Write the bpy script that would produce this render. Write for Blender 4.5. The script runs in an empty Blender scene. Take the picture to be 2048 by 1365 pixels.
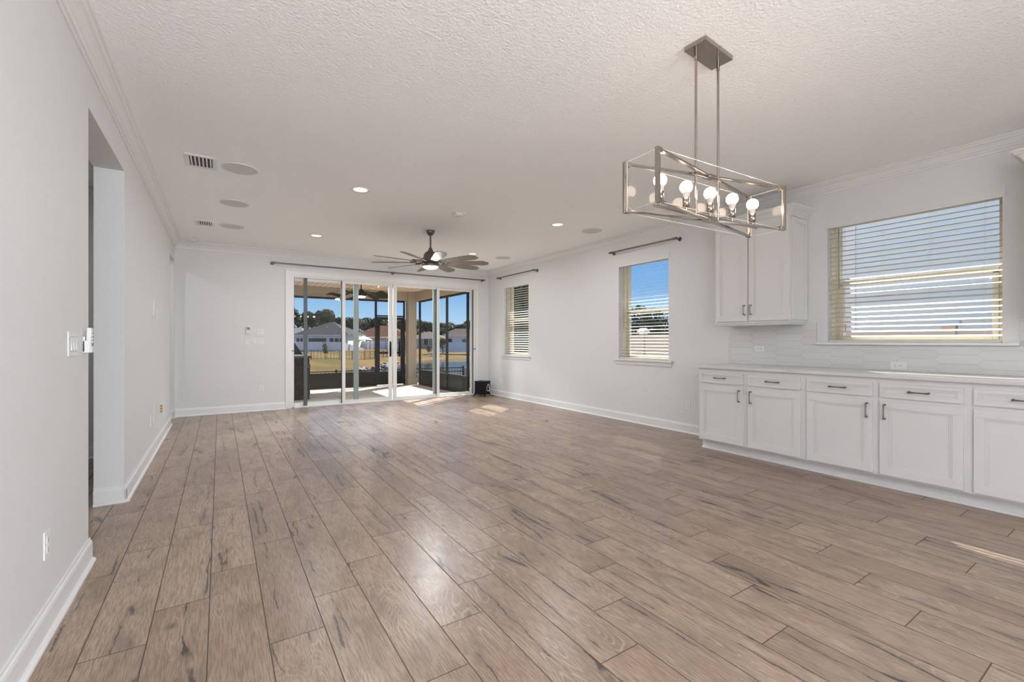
import bpy, bmesh, math, random
from mathutils import Vector, Matrix
SC = bpy.context.scene
COL = SC.collection
R = math.radians
random.seed(7)

# ------------------------------------------------------------------ camera
FPX, YAW = 897.0, 0.57737
cam_d = bpy.data.cameras.new('camera'); cam = bpy.data.objects.new('camera', cam_d); COL.objects.link(cam)
cam.location = (0, 0, 1.22); cam.rotation_euler = (math.pi/2, 0, -YAW)
cam_d.sensor_width = 36; cam_d.lens = FPX/2048*36; cam_d.clip_start = .02; cam_d.clip_end = 1000
SC.camera = cam
# ------------------------------------------------------------------ view / world / sun / area light
SC.view_settings.view_transform = 'Standard'; SC.view_settings.look = 'None'
SC.view_settings.gamma = 1; SC.view_settings.use_curve_mapping = False
SC.view_settings.exposure = 0.09
SC.cycles.transparent_max_bounces = 32
SC.cycles.max_bounces = 10; SC.cycles.diffuse_bounces = 6
SC.cycles.sample_clamp_indirect = 6

world = bpy.data.worlds.new('sky'); SC.world = world; world.use_nodes = True
nt = world.node_tree; nt.nodes.clear()
wo = nt.nodes.new('ShaderNodeOutputWorld'); bg = nt.nodes.new('ShaderNodeBackground')
tc = nt.nodes.new('ShaderNodeTexCoord'); sx = nt.nodes.new('ShaderNodeSeparateXYZ'); cr = nt.nodes.new('ShaderNodeValToRGB')
nt.links.new(tc.outputs['Generated'], sx.inputs[0]); nt.links.new(sx.outputs['Z'], cr.inputs[0])
e = cr.color_ramp.elements
e[0].position = 0.0; e[0].color = (.66, .82, .96, 1)
e[1].position = .05; e[1].color = (.42, .67, .95, 1)
for pos, c in ((.12, (.21, .47, .88, 1)), (.3, (.15, .38, .80, 1)), (1., (.10, .28, .62, 1))):
    q = e.new(pos); q.color = c
nt.links.new(cr.outputs[0], bg.inputs[0]); bg.inputs[1].default_value = 1.02
nt.links.new(bg.outputs[0], wo.inputs[0])

SUN_T = .955                                   # tangent of the sun's elevation
SUN_DIR = Vector((.814, .58, SUN_T)).normalized()
sd = bpy.data.lights.new('sun', 'SUN'); sun = bpy.data.objects.new('sun', sd); COL.objects.link(sun)
sun.location = (20, 15, 25); sun.rotation_euler = SUN_DIR.to_track_quat('Z', 'Y').to_euler()
sd.energy = 16.0; sd.angle = R(.53); sd.color = (1., .93, .82)

def area(name, loc, rot, sx_, sy_, power, col):
    d = bpy.data.lights.new(name, 'AREA'); d.shape = 'RECTANGLE'; d.size = sx_; d.size_y = sy_; d.energy = power; d.color = col
    o = bpy.data.objects.new(name, d); COL.objects.link(o); o.location = loc; o.rotation_euler = rot; return o
# area light added behind the camera to brighten the room
area('fill_light', (1.5, -3.3, 1.45), (R(104), 0, R(62)), 2.3, 2.3, 345, (.92, .96, 1.))

# ------------------------------------------------------------------ measures
L, W, D, H = -.607, 5.194, 8.963, 2.829
FR = -3.6                                       # front wall
# ------------------------------------------------------------------ materials
def nodes(name):
    m = bpy.data.materials.new(name); m.use_nodes = True; n = m.node_tree
    return m, n, n.nodes['Principled BSDF']
def mat(name, col, rough=.5, metal=0., bump=0., scale=40., spec=.5, vary=0., coat=0.):
    m, n, b = nodes(name)
    b.inputs['Base Color'].default_value = (*col, 1); b.inputs['Roughness'].default_value = rough
    b.inputs['Metallic'].default_value = metal; b.inputs['Specular IOR Level'].default_value = spec
    if coat: b.inputs['Coat Weight'].default_value = coat
    t = n.nodes.new('ShaderNodeTexCoord'); nz = n.nodes.new('ShaderNodeTexNoise')
    nz.inputs['Scale'].default_value = scale; nz.inputs['Detail'].default_value = 4
    n.links.new(t.outputs['Object'], nz.inputs['Vector'])
    if bump:
        bp = n.nodes.new('ShaderNodeBump'); bp.inputs['Strength'].default_value = bump; bp.inputs['Distance'].default_value = .01
        n.links.new(nz.outputs['Fac'], bp.inputs['Height']); n.links.new(bp.outputs[0], b.inputs['Normal'])
    if vary:
        mx = n.nodes.new('ShaderNodeMix'); mx.data_type = 'RGBA'
        mx.inputs[6].default_value = (*[c*(1-vary) for c in col], 1); mx.inputs[7].default_value = (*[min(1, c*(1+vary)) for c in col], 1)
        n.links.new(nz.outputs['Fac'], mx.inputs[0]); n.links.new(mx.outputs[2], b.inputs['Base Color'])
    return m
def emit(name, col, s):
    m, n, b = nodes(name)
    b.inputs['Base Color'].default_value = (.8, .8, .8, 1); b.inputs['Emission Color'].default_value = (*col, 1); b.inputs['Emission Strength'].default_value = s
    return m
def glass(name, tint=(.96, .98, .97), f0=.04, mulf=1.0):
    m = bpy.data.materials.new(name); m.use_nodes = True; n = m.node_tree; n.nodes.clear()
    o = n.nodes.new('ShaderNodeOutputMaterial'); tr = n.nodes.new('ShaderNodeBsdfTransparent'); gl = n.nodes.new('ShaderNodeBsdfGlossy')
    mx = n.nodes.new('ShaderNodeMixShader'); lw = n.nodes.new('ShaderNodeLayerWeight'); lw.inputs[0].default_value = .5
    pw = n.nodes.new('ShaderNodeMath'); pw.operation = 'POWER'; pw.inputs[1].default_value = 5
    ma = n.nodes.new('ShaderNodeMath'); ma.operation = 'MULTIPLY_ADD'; ma.inputs[1].default_value = (1-f0)*mulf; ma.inputs[2].default_value = f0
    tr.inputs[0].default_value = (*tint, 1); gl.inputs['Roughness'].default_value = 0.0
    n.links.new(lw.outputs['Facing'], pw.inputs[0]); n.links.new(pw.outputs[0], ma.inputs[0]); n.links.new(ma.outputs[0], mx.inputs[0])
    n.links.new(tr.outputs[0], mx.inputs[1]); n.links.new(gl.outputs[0], mx.inputs[2]); n.links.new(mx.outputs[0], o.inputs[0])
    return m
def mixtrans(name, col, fac, rough=.6):
    m = bpy.data.materials.new(name); m.use_nodes = True; n = m.node_tree
    b = n.nodes['Principled BSDF']; b.inputs['Base Color'].default_value = (*col, 1); b.inputs['Roughness'].default_value = rough
    o = n.nodes['Material Output']; tr = n.nodes.new('ShaderNodeBsdfTransparent'); mx = n.nodes.new('ShaderNodeMixShader'); mx.inputs[0].default_value = fac
    n.links.new(tr.outputs[0], mx.inputs[1]); n.links.new(b.outputs[0], mx.inputs[2]); n.links.new(mx.outputs[0], o.inputs[0])
    return m

M = {}
M['wall'] = mat('wall_paint', (.705, .708, .71), .55, bump=.22, scale=140, spec=.3)
M['ceiling'] = mat('ceiling_texture', (.93, .935, .945), .75, bump=.65, scale=62, spec=.2)
M['trim'] = mat('trim_paint', (.75, .75, .748), .35)
M['cab'] = mat('cabinet_paint', (.71, .705, .70), .38, spec=.4)
M['plastic'] = mat('white_plastic', (.76, .76, .755), .4)
M['grey_slot'] = mat('slot_grey', (.25, .25, .25), .6)
M['dark'] = mat('dark_slot', (.035, .034, .033), .6)
M['nickel'] = mat('polished_nickel', (.40, .35, .31), .17, metal=1)
M['pewter'] = mat('pewter_handle', (.23, .22, .21), .32, metal=1)
M['bronze_rod'] = mat('brushed_gunmetal', (.20, .185, .17), .38, metal=1)
M['valance'] = mat('valance_white', (.70, .70, .70), .5)
M['quartz'] = mat('quartz_top', (.66, .65, .64), .29, scale=380, vary=.16)
M['blind'] = mat('blind_slat', (.60, .585, .54), .45)
M['vinyl_win'] = mat('almond_window_vinyl', (.72, .67, .55), .45)
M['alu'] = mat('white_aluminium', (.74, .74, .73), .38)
M['alu_dark'] = mat('dark_aluminium', (.06, .065, .06), .45)
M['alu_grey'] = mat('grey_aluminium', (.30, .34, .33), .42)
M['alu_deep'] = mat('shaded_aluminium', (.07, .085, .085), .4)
M['bronze'] = mat('dark_bronze_aluminium', (.013, .012, .011), .5, spec=.3)
M['kick'] = mat('kick_plate', (.010, .009, .008), .45, spec=.3)
M['glass'] = glass('window_glass', (.965, .985, .975))
M['doorglass'] = glass('door_glass', (.975, .99, .985), .018)
M['acrylic'] = glass('clear_acrylic', (.99, .99, .99), .007, .4)
M['acrylic_edge_glow'] = mixtrans('acrylic_edge_glow', (.90, .87, .84), .6, .25)  # pale edge tone stands in for light glowing along the panel edges
M['screen'] = mixtrans('insect_screen', (.05, .05, .05), .06)
M['concrete'] = mat('lanai_concrete', (.60, .54, .475), .8, scale=14, vary=.08)
M['stucco'] = mat('tan_stucco', (.42, .36, .295), .85, bump=.2, scale=120)
M['soffit'] = mat('tan_soffit', (.93, .80, .68), .6)
M['fan_wood'] = mat('grey_fan_wood', (.23, .20, .18), .5, scale=30, vary=.35)
M['fan_metal'] = mat('fan_gunmetal', (.17, .145, .13), .38, metal=.8)
M['fan_dark'] = mat('outdoor_fan_blade', (.022, .023, .016), .7, spec=.2)
M['black'] = mat('black_enamel', (.006, .0065, .009), .5, spec=.2)
M['bulb'] = emit('bulb_glow', (1., .78, .57), 28)
M['bulb_base'] = mat('bulb_collar', (.40, .38, .36), .5)
M['fanlight'] = emit('fan_lens', (.96, .97, 1.), 260)
M['can_lens'] = emit('downlight_lens', (1., .80, .60), 1.05)
M['lan_light'] = emit('porch_fan_lens', (1., .84, .60), 60)
M['speaker'] = mat('speaker_grille', (.64, .64, .62), .7, bump=.3, scale=500)
M['brass'] = mat('brass_terminal', (.55, .36, .14), .3, metal=1)
M['cord'] = mat('pale_cord', (.75, .75, .72), .4)
M['stone'] = mat('dark_stacked_stone', (.036, .025, .018), .85, bump=.8, scale=9, vary=.5)
M['stonetop'] = mat('black_granite', (.02, .02, .022), .2)
M['steel'] = mat('grill_steel', (.35, .35, .35), .3, metal=1)
M['grill'] = mat('grill_black', (.010, .011, .010), .5, spec=.25)
M['fence_w'] = mat('white_vinyl_fence', (.84, .78, .77), .6)
M['fence_t'] = mat('tan_vinyl_fence', (.50, .41, .36), .6)
M['fence_b'] = mat('black_metal_fence', (.02, .018, .016), .5)
M['siding'] = mat('blue_grey_siding', (.74, .78, .79), .8)
M['white_ext'] = mat('white_exterior', (.78, .75, .74), .7)
M['tan_ext'] = mat('tan_exterior', (.32, .26, .21), .8)
M['roof_grey'] = mat('grey_shingle', (.045, .045, .05), .9, spec=.08, scale=3, vary=.15)
M['roof_brown'] = mat('brown_shingle', (.10, .042, .026), .9, spec=.08, scale=3, vary=.15)
M['roof_taupe'] = mat('taupe_shingle', (.13, .10, .09), .9, spec=.08, scale=3, vary=.15)
M['roof_pale'] = mat('pale_grey_shingle', (.22, .21, .21), .9, spec=.08, scale=3, vary=.1)
M['glass_dark'] = mat('dark_window', (.04, .045, .05), .15)
M['water'] = mat('pond_water', (.03, .05, .06), .06, bump=.05, scale=3)
M['rock'] = mat('pale_rock', (.24, .18, .145), .9, vary=.35, scale=4)
M['bark'] = mat('bark', (.09, .065, .045), .9)

def leafmat(name, c1, c2):
    m, n, b = nodes(name)
    oi = n.nodes.new('ShaderNodeNewGeometry'); mx = n.nodes.new('ShaderNodeMix'); mx.data_type = 'RGBA'
    mx.inputs[6].default_value = (*c1, 1); mx.inputs[7].default_value = (*c2, 1)
    n.links.new(oi.outputs['Random Per Island'], mx.inputs[0]); n.links.new(mx.outputs[2], b.inputs['Base Color'])
    b.inputs['Roughness'].default_value = .8; b.inputs['Specular IOR Level'].default_value = .2
    return m
M['leaf_dark'] = leafmat('dark_pine_leaf', (.014, .024, .010), (.060, .078, .028))
M['leaf_mid'] = leafmat('mid_green_leaf', (.03, .038, .015), (.10, .10, .038))
M['leaf_brown'] = leafmat('winter_brown_leaf', (.055, .04, .026), (.11, .09, .048))
M['leaf_gold'] = leafmat('yellow_green_leaf', (.11, .085, .02), (.22, .17, .04))

# wood look floor tile, laid lengthwise, quarter stagger
def floor_material():
    m, n, b = nodes('wood_look_tile')
    N, K = n.nodes.new, n.links.new
    def val(op, a, c=None, d=None):
        q = N('ShaderNodeMath'); q.operation = op
        for i, v in enumerate((a, c, d)):
            if v is None: continue
            if isinstance(v, (int, float)): q.inputs[i].default_value = v
            else: K(v, q.inputs[i])
        return q.outputs[0]
    def comb(x, y, z=0.):
        q = N('ShaderNodeCombineXYZ')
        for i, v in enumerate((x, y, z)):
            if isinstance(v, (int, float)): q.inputs[i].default_value = v
            else: K(v, q.inputs[i])
        return q.outputs[0]
    def noise(v, sc, det=4., rough=.55, dist=0.):
        q = N('ShaderNodeTexNoise'); q.inputs['Scale'].default_value = sc; q.inputs['Detail'].default_value = det
        q.inputs['Roughness'].default_value = rough; q.inputs['Distortion'].default_value = dist; K(v, q.inputs['Vector']); return q.outputs['Fac']
    def step(x, a, c):
        q = N('ShaderNodeMapRange'); q.interpolation_type = 'SMOOTHSTEP'
        q.inputs[1].default_value = a; q.inputs[2].default_value = c; K(x, q.inputs[0]); return q.outputs[0]
    def mixc(f, a, c):
        q = N('ShaderNodeMix'); q.data_type = 'RGBA'
        if isinstance(f, (int, float)): q.inputs[0].default_value = f
        else: K(f, q.inputs[0])
        for i, v in ((6, a), (7, c)):
            if isinstance(v, tuple): q.inputs[i].default_value = (*v, 1)
            else: K(v, q.inputs[i])
        return q.outputs[2]
    t = N('ShaderNodeTexCoord'); s = N('ShaderNodeSeparateXYZ'); K(t.outputs['Object'], s.inputs[0])
    x, y = s.outputs[0], s.outputs[1]
    PW, PL = .2075, 1.046
    u = val('DIVIDE', val('SUBTRACT', x, .375-20*PW), PW); k = val('FLOOR', u); fu = val('FRACT', u)
    v = val('DIVIDE', val('SUBTRACT', val('SUBTRACT', y, 2.298-20*PL), val('MULTIPLY', val('SUBTRACT', k, 20.), .2575)), PL)
    nn = val('FLOOR', v); fv = val('FRACT', v)
    wn = N('ShaderNodeTexWhiteNoise'); wn.noise_dimensions = '2D'; K(comb(k, nn), wn.inputs['Vector'])
    rs = N('ShaderNodeSeparateXYZ'); K(wn.outputs['Color'], rs.inputs[0]); r1, r2, r3 = rs.outputs
    ox, oy = val('MULTIPLY', r1, 37.), val('MULTIPLY', r2, 53.)
    px, py = val('ADD', x, ox), val('ADD', y, oy)
    # fine lengthwise grain
    grain = noise(comb(val('MULTIPLY', px, 1.), val('MULTIPLY', py, .05), r3), 240., 3., .65)
    blot = noise(comb(px, val('MULTIPLY', py, .35), r3), 7., 4., .6, .6)
    # cathedral growth lines
    base = noise(comb(px, val('MULTIPLY', py, .17), r3), 6.5, 1.5, .4, .25)
    ring = val('SINE', val('MULTIPLY', base, 250.)); ring = step(ring, .45, 1.)
    ringmask = step(noise(comb(px, val('MULTIPLY', py, .5), r1), 4.2, 2.), .48, .62)
    # dark meandering cracks along the plank
    wob = val('MULTIPLY', val('SUBTRACT', noise(comb(px, val('MULTIPLY', py, .42), r2), 8., 5., .65), .5), .075)
    ve = N('ShaderNodeTexVoronoi'); ve.feature = 'DISTANCE_TO_EDGE'; ve.inputs['Scale'].default_value = 4.6
    K(comb(val('ADD', px, wob), val('MULTIPLY', py, .055), r2), ve.inputs['Vector']); ed = ve.outputs['Distance']
    cm = step(noise(comb(px, val('MULTIPLY', py, .8), r1), 3.4, 3.), .455, .56)
    wdt = val('MULTIPLY', noise(comb(px, py, r3), 16., 2.), .030)
    crk = val('SUBTRACT', 1., step(val('DIVIDE', ed, wdt), .35, 1.0)); crk = val('MULTIPLY', crk, cm)
    smk = val('SUBTRACT', 1., step(ed, .0, .11)); smk = val('MULTIPLY', smk, val('MULTIPLY', cm, blot))
    # knots
    vo = N('ShaderNodeTexVoronoi'); vo.inputs['Scale'].default_value = 2.6; K(comb(px, val('MULTIPLY', py, .7), r3), vo.inputs['Vector'])
    kn = val('SUBTRACT', 1., step(vo.outputs['Distance'], .025, .075))
    knm = val('GREATER_THAN', noise(comb(r1, r2, r3), 9., 0.), .52); kn = val('MULTIPLY', kn, knm)
    c = mixc(r1, (.372, .270, .196), (.448, .336, .250))
    c = mixc(val('MULTIPLY', step(r3, .55, 1.), .6), c, (.285, .208, .160))
    c = mixc(val('MULTIPLY', step(r2, .6, 1.), val('MULTIPLY', step(blot, .35, .6), .35)), c, (.375, .255, .20))
    c = mixc(val('MULTIPLY', step(blot, .40, .70), .55), c, (.195, .136, .099))
    c = mixc(val('MULTIPLY', step(grain, .42, .62), .62), c, (.145, .101, .074))
    c = mixc(val('MULTIPLY', val('MULTIPLY', ring, ringmask), .38), c, (.52, .44, .37))
    c = mixc(val('MULTIPLY', smk, .75), c, (.17, .135, .118))
    c = mixc(val('MULTIPLY', crk, .88), c, (.048, .040, .037))
    c = mixc(val('MULTIPLY', kn, .7), c, (.07, .055, .048))
    du = val('MULTIPLY', val('MINIMUM', fu, val('SUBTRACT', 1., fu)), PW); dv = val('MULTIPLY', val('MINIMUM', fv, val('SUBTRACT', 1., fv)), PL)
    dd = val('MINIMUM', du, dv); gr = val('SUBTRACT', 1., step(dd, .0016, .0030))
    c = mixc(val('MULTIPLY', gr, .92), c, (.066, .047, .036))
    K(c, b.inputs['Base Color'])
    rg = val('ADD', .285, val('MULTIPLY', blot, .04)); rg = val('ADD', rg, val('MULTIPLY', gr, .3)); K(rg, b.inputs['Roughness'])
    b.inputs['Specular IOR Level'].default_value = .5
    hh = val('SUBTRACT', val('MULTIPLY', grain, .10), val('ADD', val('MULTIPLY', gr, .9), val('MULTIPLY', crk, .25)))
    bp = N('ShaderNodeBump'); bp.inputs['Strength'].default_value = .15; bp.inputs['Distance'].default_value = .003
    K(hh, bp.inputs['Height']); K(bp.outputs[0], b.inputs['Normal'])
    return m
M['floor'] = floor_material()

def grass_material():
    m, n, b = nodes('winter_grass')
    t = n.nodes.new('ShaderNodeTexCoord'); a = n.nodes.new('ShaderNodeTexNoise'); a.inputs['Scale'].default_value = .12; a.inputs['Detail'].default_value = 5
    c = n.nodes.new('ShaderNodeTexNoise'); c.inputs['Scale'].default_value = 2.; c.inputs['Detail'].default_value = 6
    for q in (a, c): n.links.new(t.outputs['Object'], q.inputs['Vector'])
    r = n.nodes.new('ShaderNodeValToRGB'); e = r.color_ramp.elements
    e[0].position = .38; e[0].color = (.095, .068, .022, 1); e[1].position = .62; e[1].color = (.17, .098, .042, 1)
    q = e.new(.5); q.color = (.145, .093, .033, 1)
    n.links.new(a.outputs['Fac'], r.inputs[0])
    mx = n.nodes.new('ShaderNodeMix'); mx.data_type = 'RGBA'; mx.blend_type = 'MULTIPLY'; mx.inputs[0].default_value = .7
    r2 = n.nodes.new('ShaderNodeValToRGB'); r2.color_ramp.elements[0].position = .3; r2.color_ramp.elements[0].color = (.55, .55, .5, 1); r2.color_ramp.elements[1].position = .7
    n.links.new(c.outputs['Fac'], r2.inputs[0]); n.links.new(r.outputs[0], mx.inputs[6]); n.links.new(r2.outputs[0], mx.inputs[7])
    n.links.new(mx.outputs[2], b.inputs['Base Color']); b.inputs['Roughness'].default_value = .95; b.inputs['Specular IOR Level'].default_value = .1
    return m
M['grass'] = grass_material()

# ------------------------------------------------------------------ mesh helpers
class MB:
    def __init__(s): s.v, s.f, s.sm, s.mi = [], [], [], []; s.m = 0
    def add(s, vs, fs, smooth=False):
        b = len(s.v); s.v += [tuple(q) for q in vs]
        for q in fs: s.f.append([b+i for i in q]); s.sm.append(smooth); s.mi.append(s.m)
        return s
    def box(s, x0, x1, y0, y1, z0, z1):
        return s.add([(x0,y0,z0),(x1,y0,z0),(x1,y1,z0),(x0,y1,z0),(x0,y0,z1),(x1,y0,z1),(x1,y1,z1),(x0,y1,z1)],
                     [(3,2,1,0),(4,5,6,7),(0,1,5,4),(1,2,6,5),(2,3,7,6),(3,0,4,7)])
    def bar(s, a, b, w, h, up=(0,0,1)):
        a, b = Vector(a), Vector(b); d = (b-a).normalized(); up = Vector(up)
        if abs(d.dot(up)) > .99: up = Vector((1,0,0))
        x = d.cross(up).normalized(); y = x.cross(d).normalized(); vs = []
        for p in (a, b):
            for i, j in ((-1,-1),(1,-1),(1,1),(-1,1)): vs.append(p + x*(i*w/2) + y*(j*h/2))
        return s.add(vs, [(3,2,1,0),(4,5,6,7),(0,1,5,4),(1,2,6,5),(2,3,7,6),(3,0,4,7)])
    def prism(s, pts, o, u, v, w, length):
        """polygon pts (a,b) in axes u,v at origin o, extruded along w by length"""
        o, u, v, w = Vector(o), Vector(u), Vector(v), Vector(w); n = len(pts)
        vs = [o+u*a+v*b for a, b in pts] + [o+u*a+v*b+w*length for a, b in pts]
        fs = [tuple(range(n))[::-1], tuple(range(n, 2*n))] + [(i, (i+1) % n, n+(i+1) % n, n+i) for i in range(n)]
        return s.add(vs, fs)
    def tube(s, pts, r, n=10, caps=True, rs=None):
        pts = [Vector(p) for p in pts]; rings = []; up = None
        for i, p in enumerate(pts):
            d = (pts[min(i+1, len(pts)-1)] - pts[max(i-1, 0)]).normalized()
            if up is None: up = Vector((0,0,1)) if abs(d.z) < .9 else Vector((1,0,0))
            x = d.cross(up).normalized(); y = x.cross(d).normalized(); up = y
            rr = rs[i] if rs else r
            rings.append([p + x*(rr*math.cos(2*math.pi*j/n)) + y*(rr*math.sin(2*math.pi*j/n)) for j in range(n)])
        vs = [q for g in rings for q in g]; fs = []
        for i in range(len(rings)-1):
            for j in range(n): fs.append((i*n+j, i*n+(j+1) % n, (i+1)*n+(j+1) % n, (i+1)*n+j))
        s.add(vs, fs, True)
        if caps:
            s.add(rings[0], [tuple(range(n))]); s.add(rings[-1], [tuple(range(n))[::-1]])
        return s
    def lathe(s, prof, o=(0,0,0), n=24, ax='z'):
        """prof (r, h) about axis through o"""
        vs, fs = [], []; o = Vector(o)
        def pt(r, h, a):
            c, q = r*math.cos(a), r*math.sin(a)
            return o + (Vector((c, q, h)) if ax == 'z' else Vector((c, h, q)) if ax == 'y' else Vector((h, c, q)))
        for r, h in prof:
            for j in range(n): vs.append(pt(r, h, 2*math.pi*j/n))
        for i in range(len(prof)-1):
            for j in range(n): fs.append((i*n+j, i*n+(j+1) % n, (i+1)*n+(j+1) % n, (i+1)*n+j))
        return s.add(vs, fs, True)
    def disc_cyl(s, o, r, h, n=28, ax='z'):
        s.lathe([(0.0001, 0), (r, 0)], o, n, ax); s.lathe([(r, 0), (r, h)], o, n, ax); s.lathe([(r, h), (0.0001, h)], o, n, ax); return s
    def sphere(s, o, r, n=16, k=10, sz=1.):
        return s.lathe([(max(1e-4, r*math.sin(math.pi*i/k)), -r*sz*math.cos(math.pi*i/k)) for i in range(k+1)], o, n)
    def build(s, name, m, parent=None, world=True, bevel=0., seg=2):
        me = bpy.data.meshes.new(name); off = Vector((0,0,0))
        if parent is not None and world:
            q = parent
            while q is not None: off += q.location; q = q.parent
        me.from_pydata([tuple(Vector(p)-off) for p in s.v], [], s.f)
        ms = m if isinstance(m, (list, tuple)) else [m]
        for q in ms: me.materials.append(M[q] if isinstance(q, str) else q)
        me.polygons.foreach_set('use_smooth', s.sm); me.polygons.foreach_set('material_index', s.mi)
        b = bmesh.new(); b.from_mesh(me); bmesh.ops.recalc_face_normals(b, faces=b.faces); b.to_mesh(me); b.free()
        me.update()
        o = bpy.data.objects.new(name, me); COL.objects.link(o); o.parent = parent
        if bevel:
            bv = o.modifiers.new('bevel', 'BEVEL'); bv.width = bevel; bv.segments = seg; bv.limit_method = 'ANGLE'; bv.angle_limit = R(40)
        return o
def empty(name, loc, rz=0.):
    o = bpy.data.objects.new(name, None); COL.objects.link(o); o.location = loc; o.rotation_euler = (0, 0, rz); o.empty_display_size = .1; return o
def tag(o, label, cat, group=None, kind=None):
    o['label'] = label; o['category'] = cat
    if group: o['group'] = group
    if kind: o['kind'] = kind
    return o
def thing(name, label, cat, loc, rz=0., group=None): return tag(empty(name, loc, rz), label, cat, group)
def struct(o, label=None, cat=None):
    o['kind'] = 'structure'
    if label: o['label'] = label
    if cat: o['category'] = cat
    return o
def box(x0, x1, y0, y1, z0, z1): return MB().box(x0, x1, y0, y1, z0, z1)

# ================================================================== SHELL
XL = -2.3
struct(box(XL, W+.25, FR-.2, D+.2, -.12, 0).build('floor', 'floor'), 'wood look tile floor in long planks across the open room', 'floor')
struct(box(XL, W+.25, FR-.2, D+.2, H, H+.15).build('ceiling', 'ceiling'), 'white textured flat ceiling over the open room', 'ceiling')
# left wall, two openings
m = MB(); T = .174
m.box(L-T, L, FR, 3.345, 0, H).box(L-T, L, 3.345, 4.459, 2.509, H).box(L-T, L, 4.459, 8.168, 0, H).box(L-T, L, 8.168, 8.86, 2.49, H).box(L-T, L, 8.86, D+.2, 0, H)
struct(m.build('wall_left', 'wall'), 'white left wall with two cased drywall openings', 'wall')
m = MB().box(XL-.1, XL, FR, D+.2, 0, H).box(XL, L-T, 6.3, 6.4, 0, H).box(XL, L-T, D, D+.2, 0, H).box(XL, L-T, FR-.2, FR, 0, H)
struct(m.build('wall_hall', 'wall'), 'shaded hallway walls beyond the left openings', 'wall')
# back wall with the door hole
DX0, DX1, DZ = 1.09, 4.855, 2.405
m = MB().box(L, DX0, D, D+.2, 0, H).box(DX1, W+.25, D, D+.2, 0, H).box(DX0, DX1, D, D+.2, DZ, H)
struct(m.build('wall_back', 'wall'), 'white back wall around the sliding glass door', 'wall')
# right wall with three window holes
WT = .25
WINS = [(7.366, 8.293, .915, 2.44), (4.012, 4.934, .945, 2.44), (.856, 2.077, 1.205, 2.44)]
m = MB(); ys = [FR] + [v for w_ in sorted(WINS) for v in w_[:2]] + [D]
for i in range(0, len(ys), 2): m.box(W, W+WT, ys[i], ys[i+1], 0, H)
for y0, y1, z0, z1 in WINS: m.box(W, W+WT, y0, y1, 0, z0).box(W, W+WT, y0, y1, z1, H)
struct(m.build('wall_right', 'wall'), 'white right wall with three blinded windows', 'wall')
# front wall behind the camera; its wide opening is added for the fill light
m = MB().box(L, .3, FR-.2, FR, 0, H).box(2.9, W+.25, FR-.2, FR, 0, H).box(.3, 2.9, FR-.2, FR, 0, .25).box(.3, 2.9, FR-.2, FR, 2.65, H)
struct(m.build('wall_front', 'wall'), 'white wall behind the camera with one wide added opening', 'wall')

CROWN = [(0,0),(.092,0),(.092,-.012),(.080,-.016),(.074,-.028),(.060,-.034),(.046,-.050),(.034,-.068),(.026,-.074),(.022,-.086),(.010,-.090),(.008,-.106),(0,-.106)]
z = (0,0,1)
struct(MB().prism(CROWN, (L, FR, H), (1,0,0), z, (0,1,0), D-FR).build('trim_1', 'trim'), 'white crown moulding along the left wall', 'moulding')
struct(MB().prism(CROWN, (L, D, H), (0,-1,0), z, (1,0,0), W-L).build('trim_2', 'trim'), 'white crown moulding along the back wall', 'moulding')
struct(MB().prism(CROWN, (W, FR, H), (-1,0,0), z, (0,1,0), D-FR).build('trim_3', 'trim'), 'white crown moulding along the right wall', 'moulding')
BASE = [(0,0),(.030,0),(.029,.010),(.022,.018),(.015,.020),(.015,.100),(.012,.112),(.007,.118),(.006,.130),(0,.130)]
def base(m, o, u, w, ln): return m.prism(BASE, o, u, z, w, ln)
m = MB(); base(m, (L,FR,0), (1,0,0), (0,1,0), 3.345-FR+.015); base(m, (L,3.345,0), (0,1,0), (-1,0,0), T)
base(m, (L,4.459-.015,0), (1,0,0), (0,1,0), 8.168-4.459+.03); base(m, (L+.015,4.459,0), (0,-1,0), (-1,0,0), T+.015); base(m, (L,8.168,0), (0,1,0), (-1,0,0), T); base(m, (L,8.86,0), (0,-1,0), (-1,0,0), T)
base(m, (L,8.83,0), (1,0,0), (0,1,0), .12)
struct(m.build('baseboard_left', 'trim'), 'white baseboard with shoe along the left wall', 'baseboard')
m = MB(); base(m, (L,D,0), (0,-1,0), (1,0,0), 1.0-L); base(m, (4.925,D,0), (0,-1,0), (1,0,0), W-4.925)
struct(m.build('baseboard_back', 'trim'), 'white baseboard along the back wall', 'baseboard')
struct(base(MB(), (W,3.14,0), (-1,0,0), (0,1,0), D-3.14).build('baseboard_right', 'trim'), 'white baseboard along the right wall', 'baseboard')
m = MB(); base(m, (XL,FR,0), (1,0,0), (0,1,0), D-FR); base(m, (XL,6.3,0), (0,-1,0), (1,0,0), L-T-XL)
struct(m.build('baseboard_hall', 'trim'), 'white baseboard in the side hallway', 'baseboard')

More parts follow.
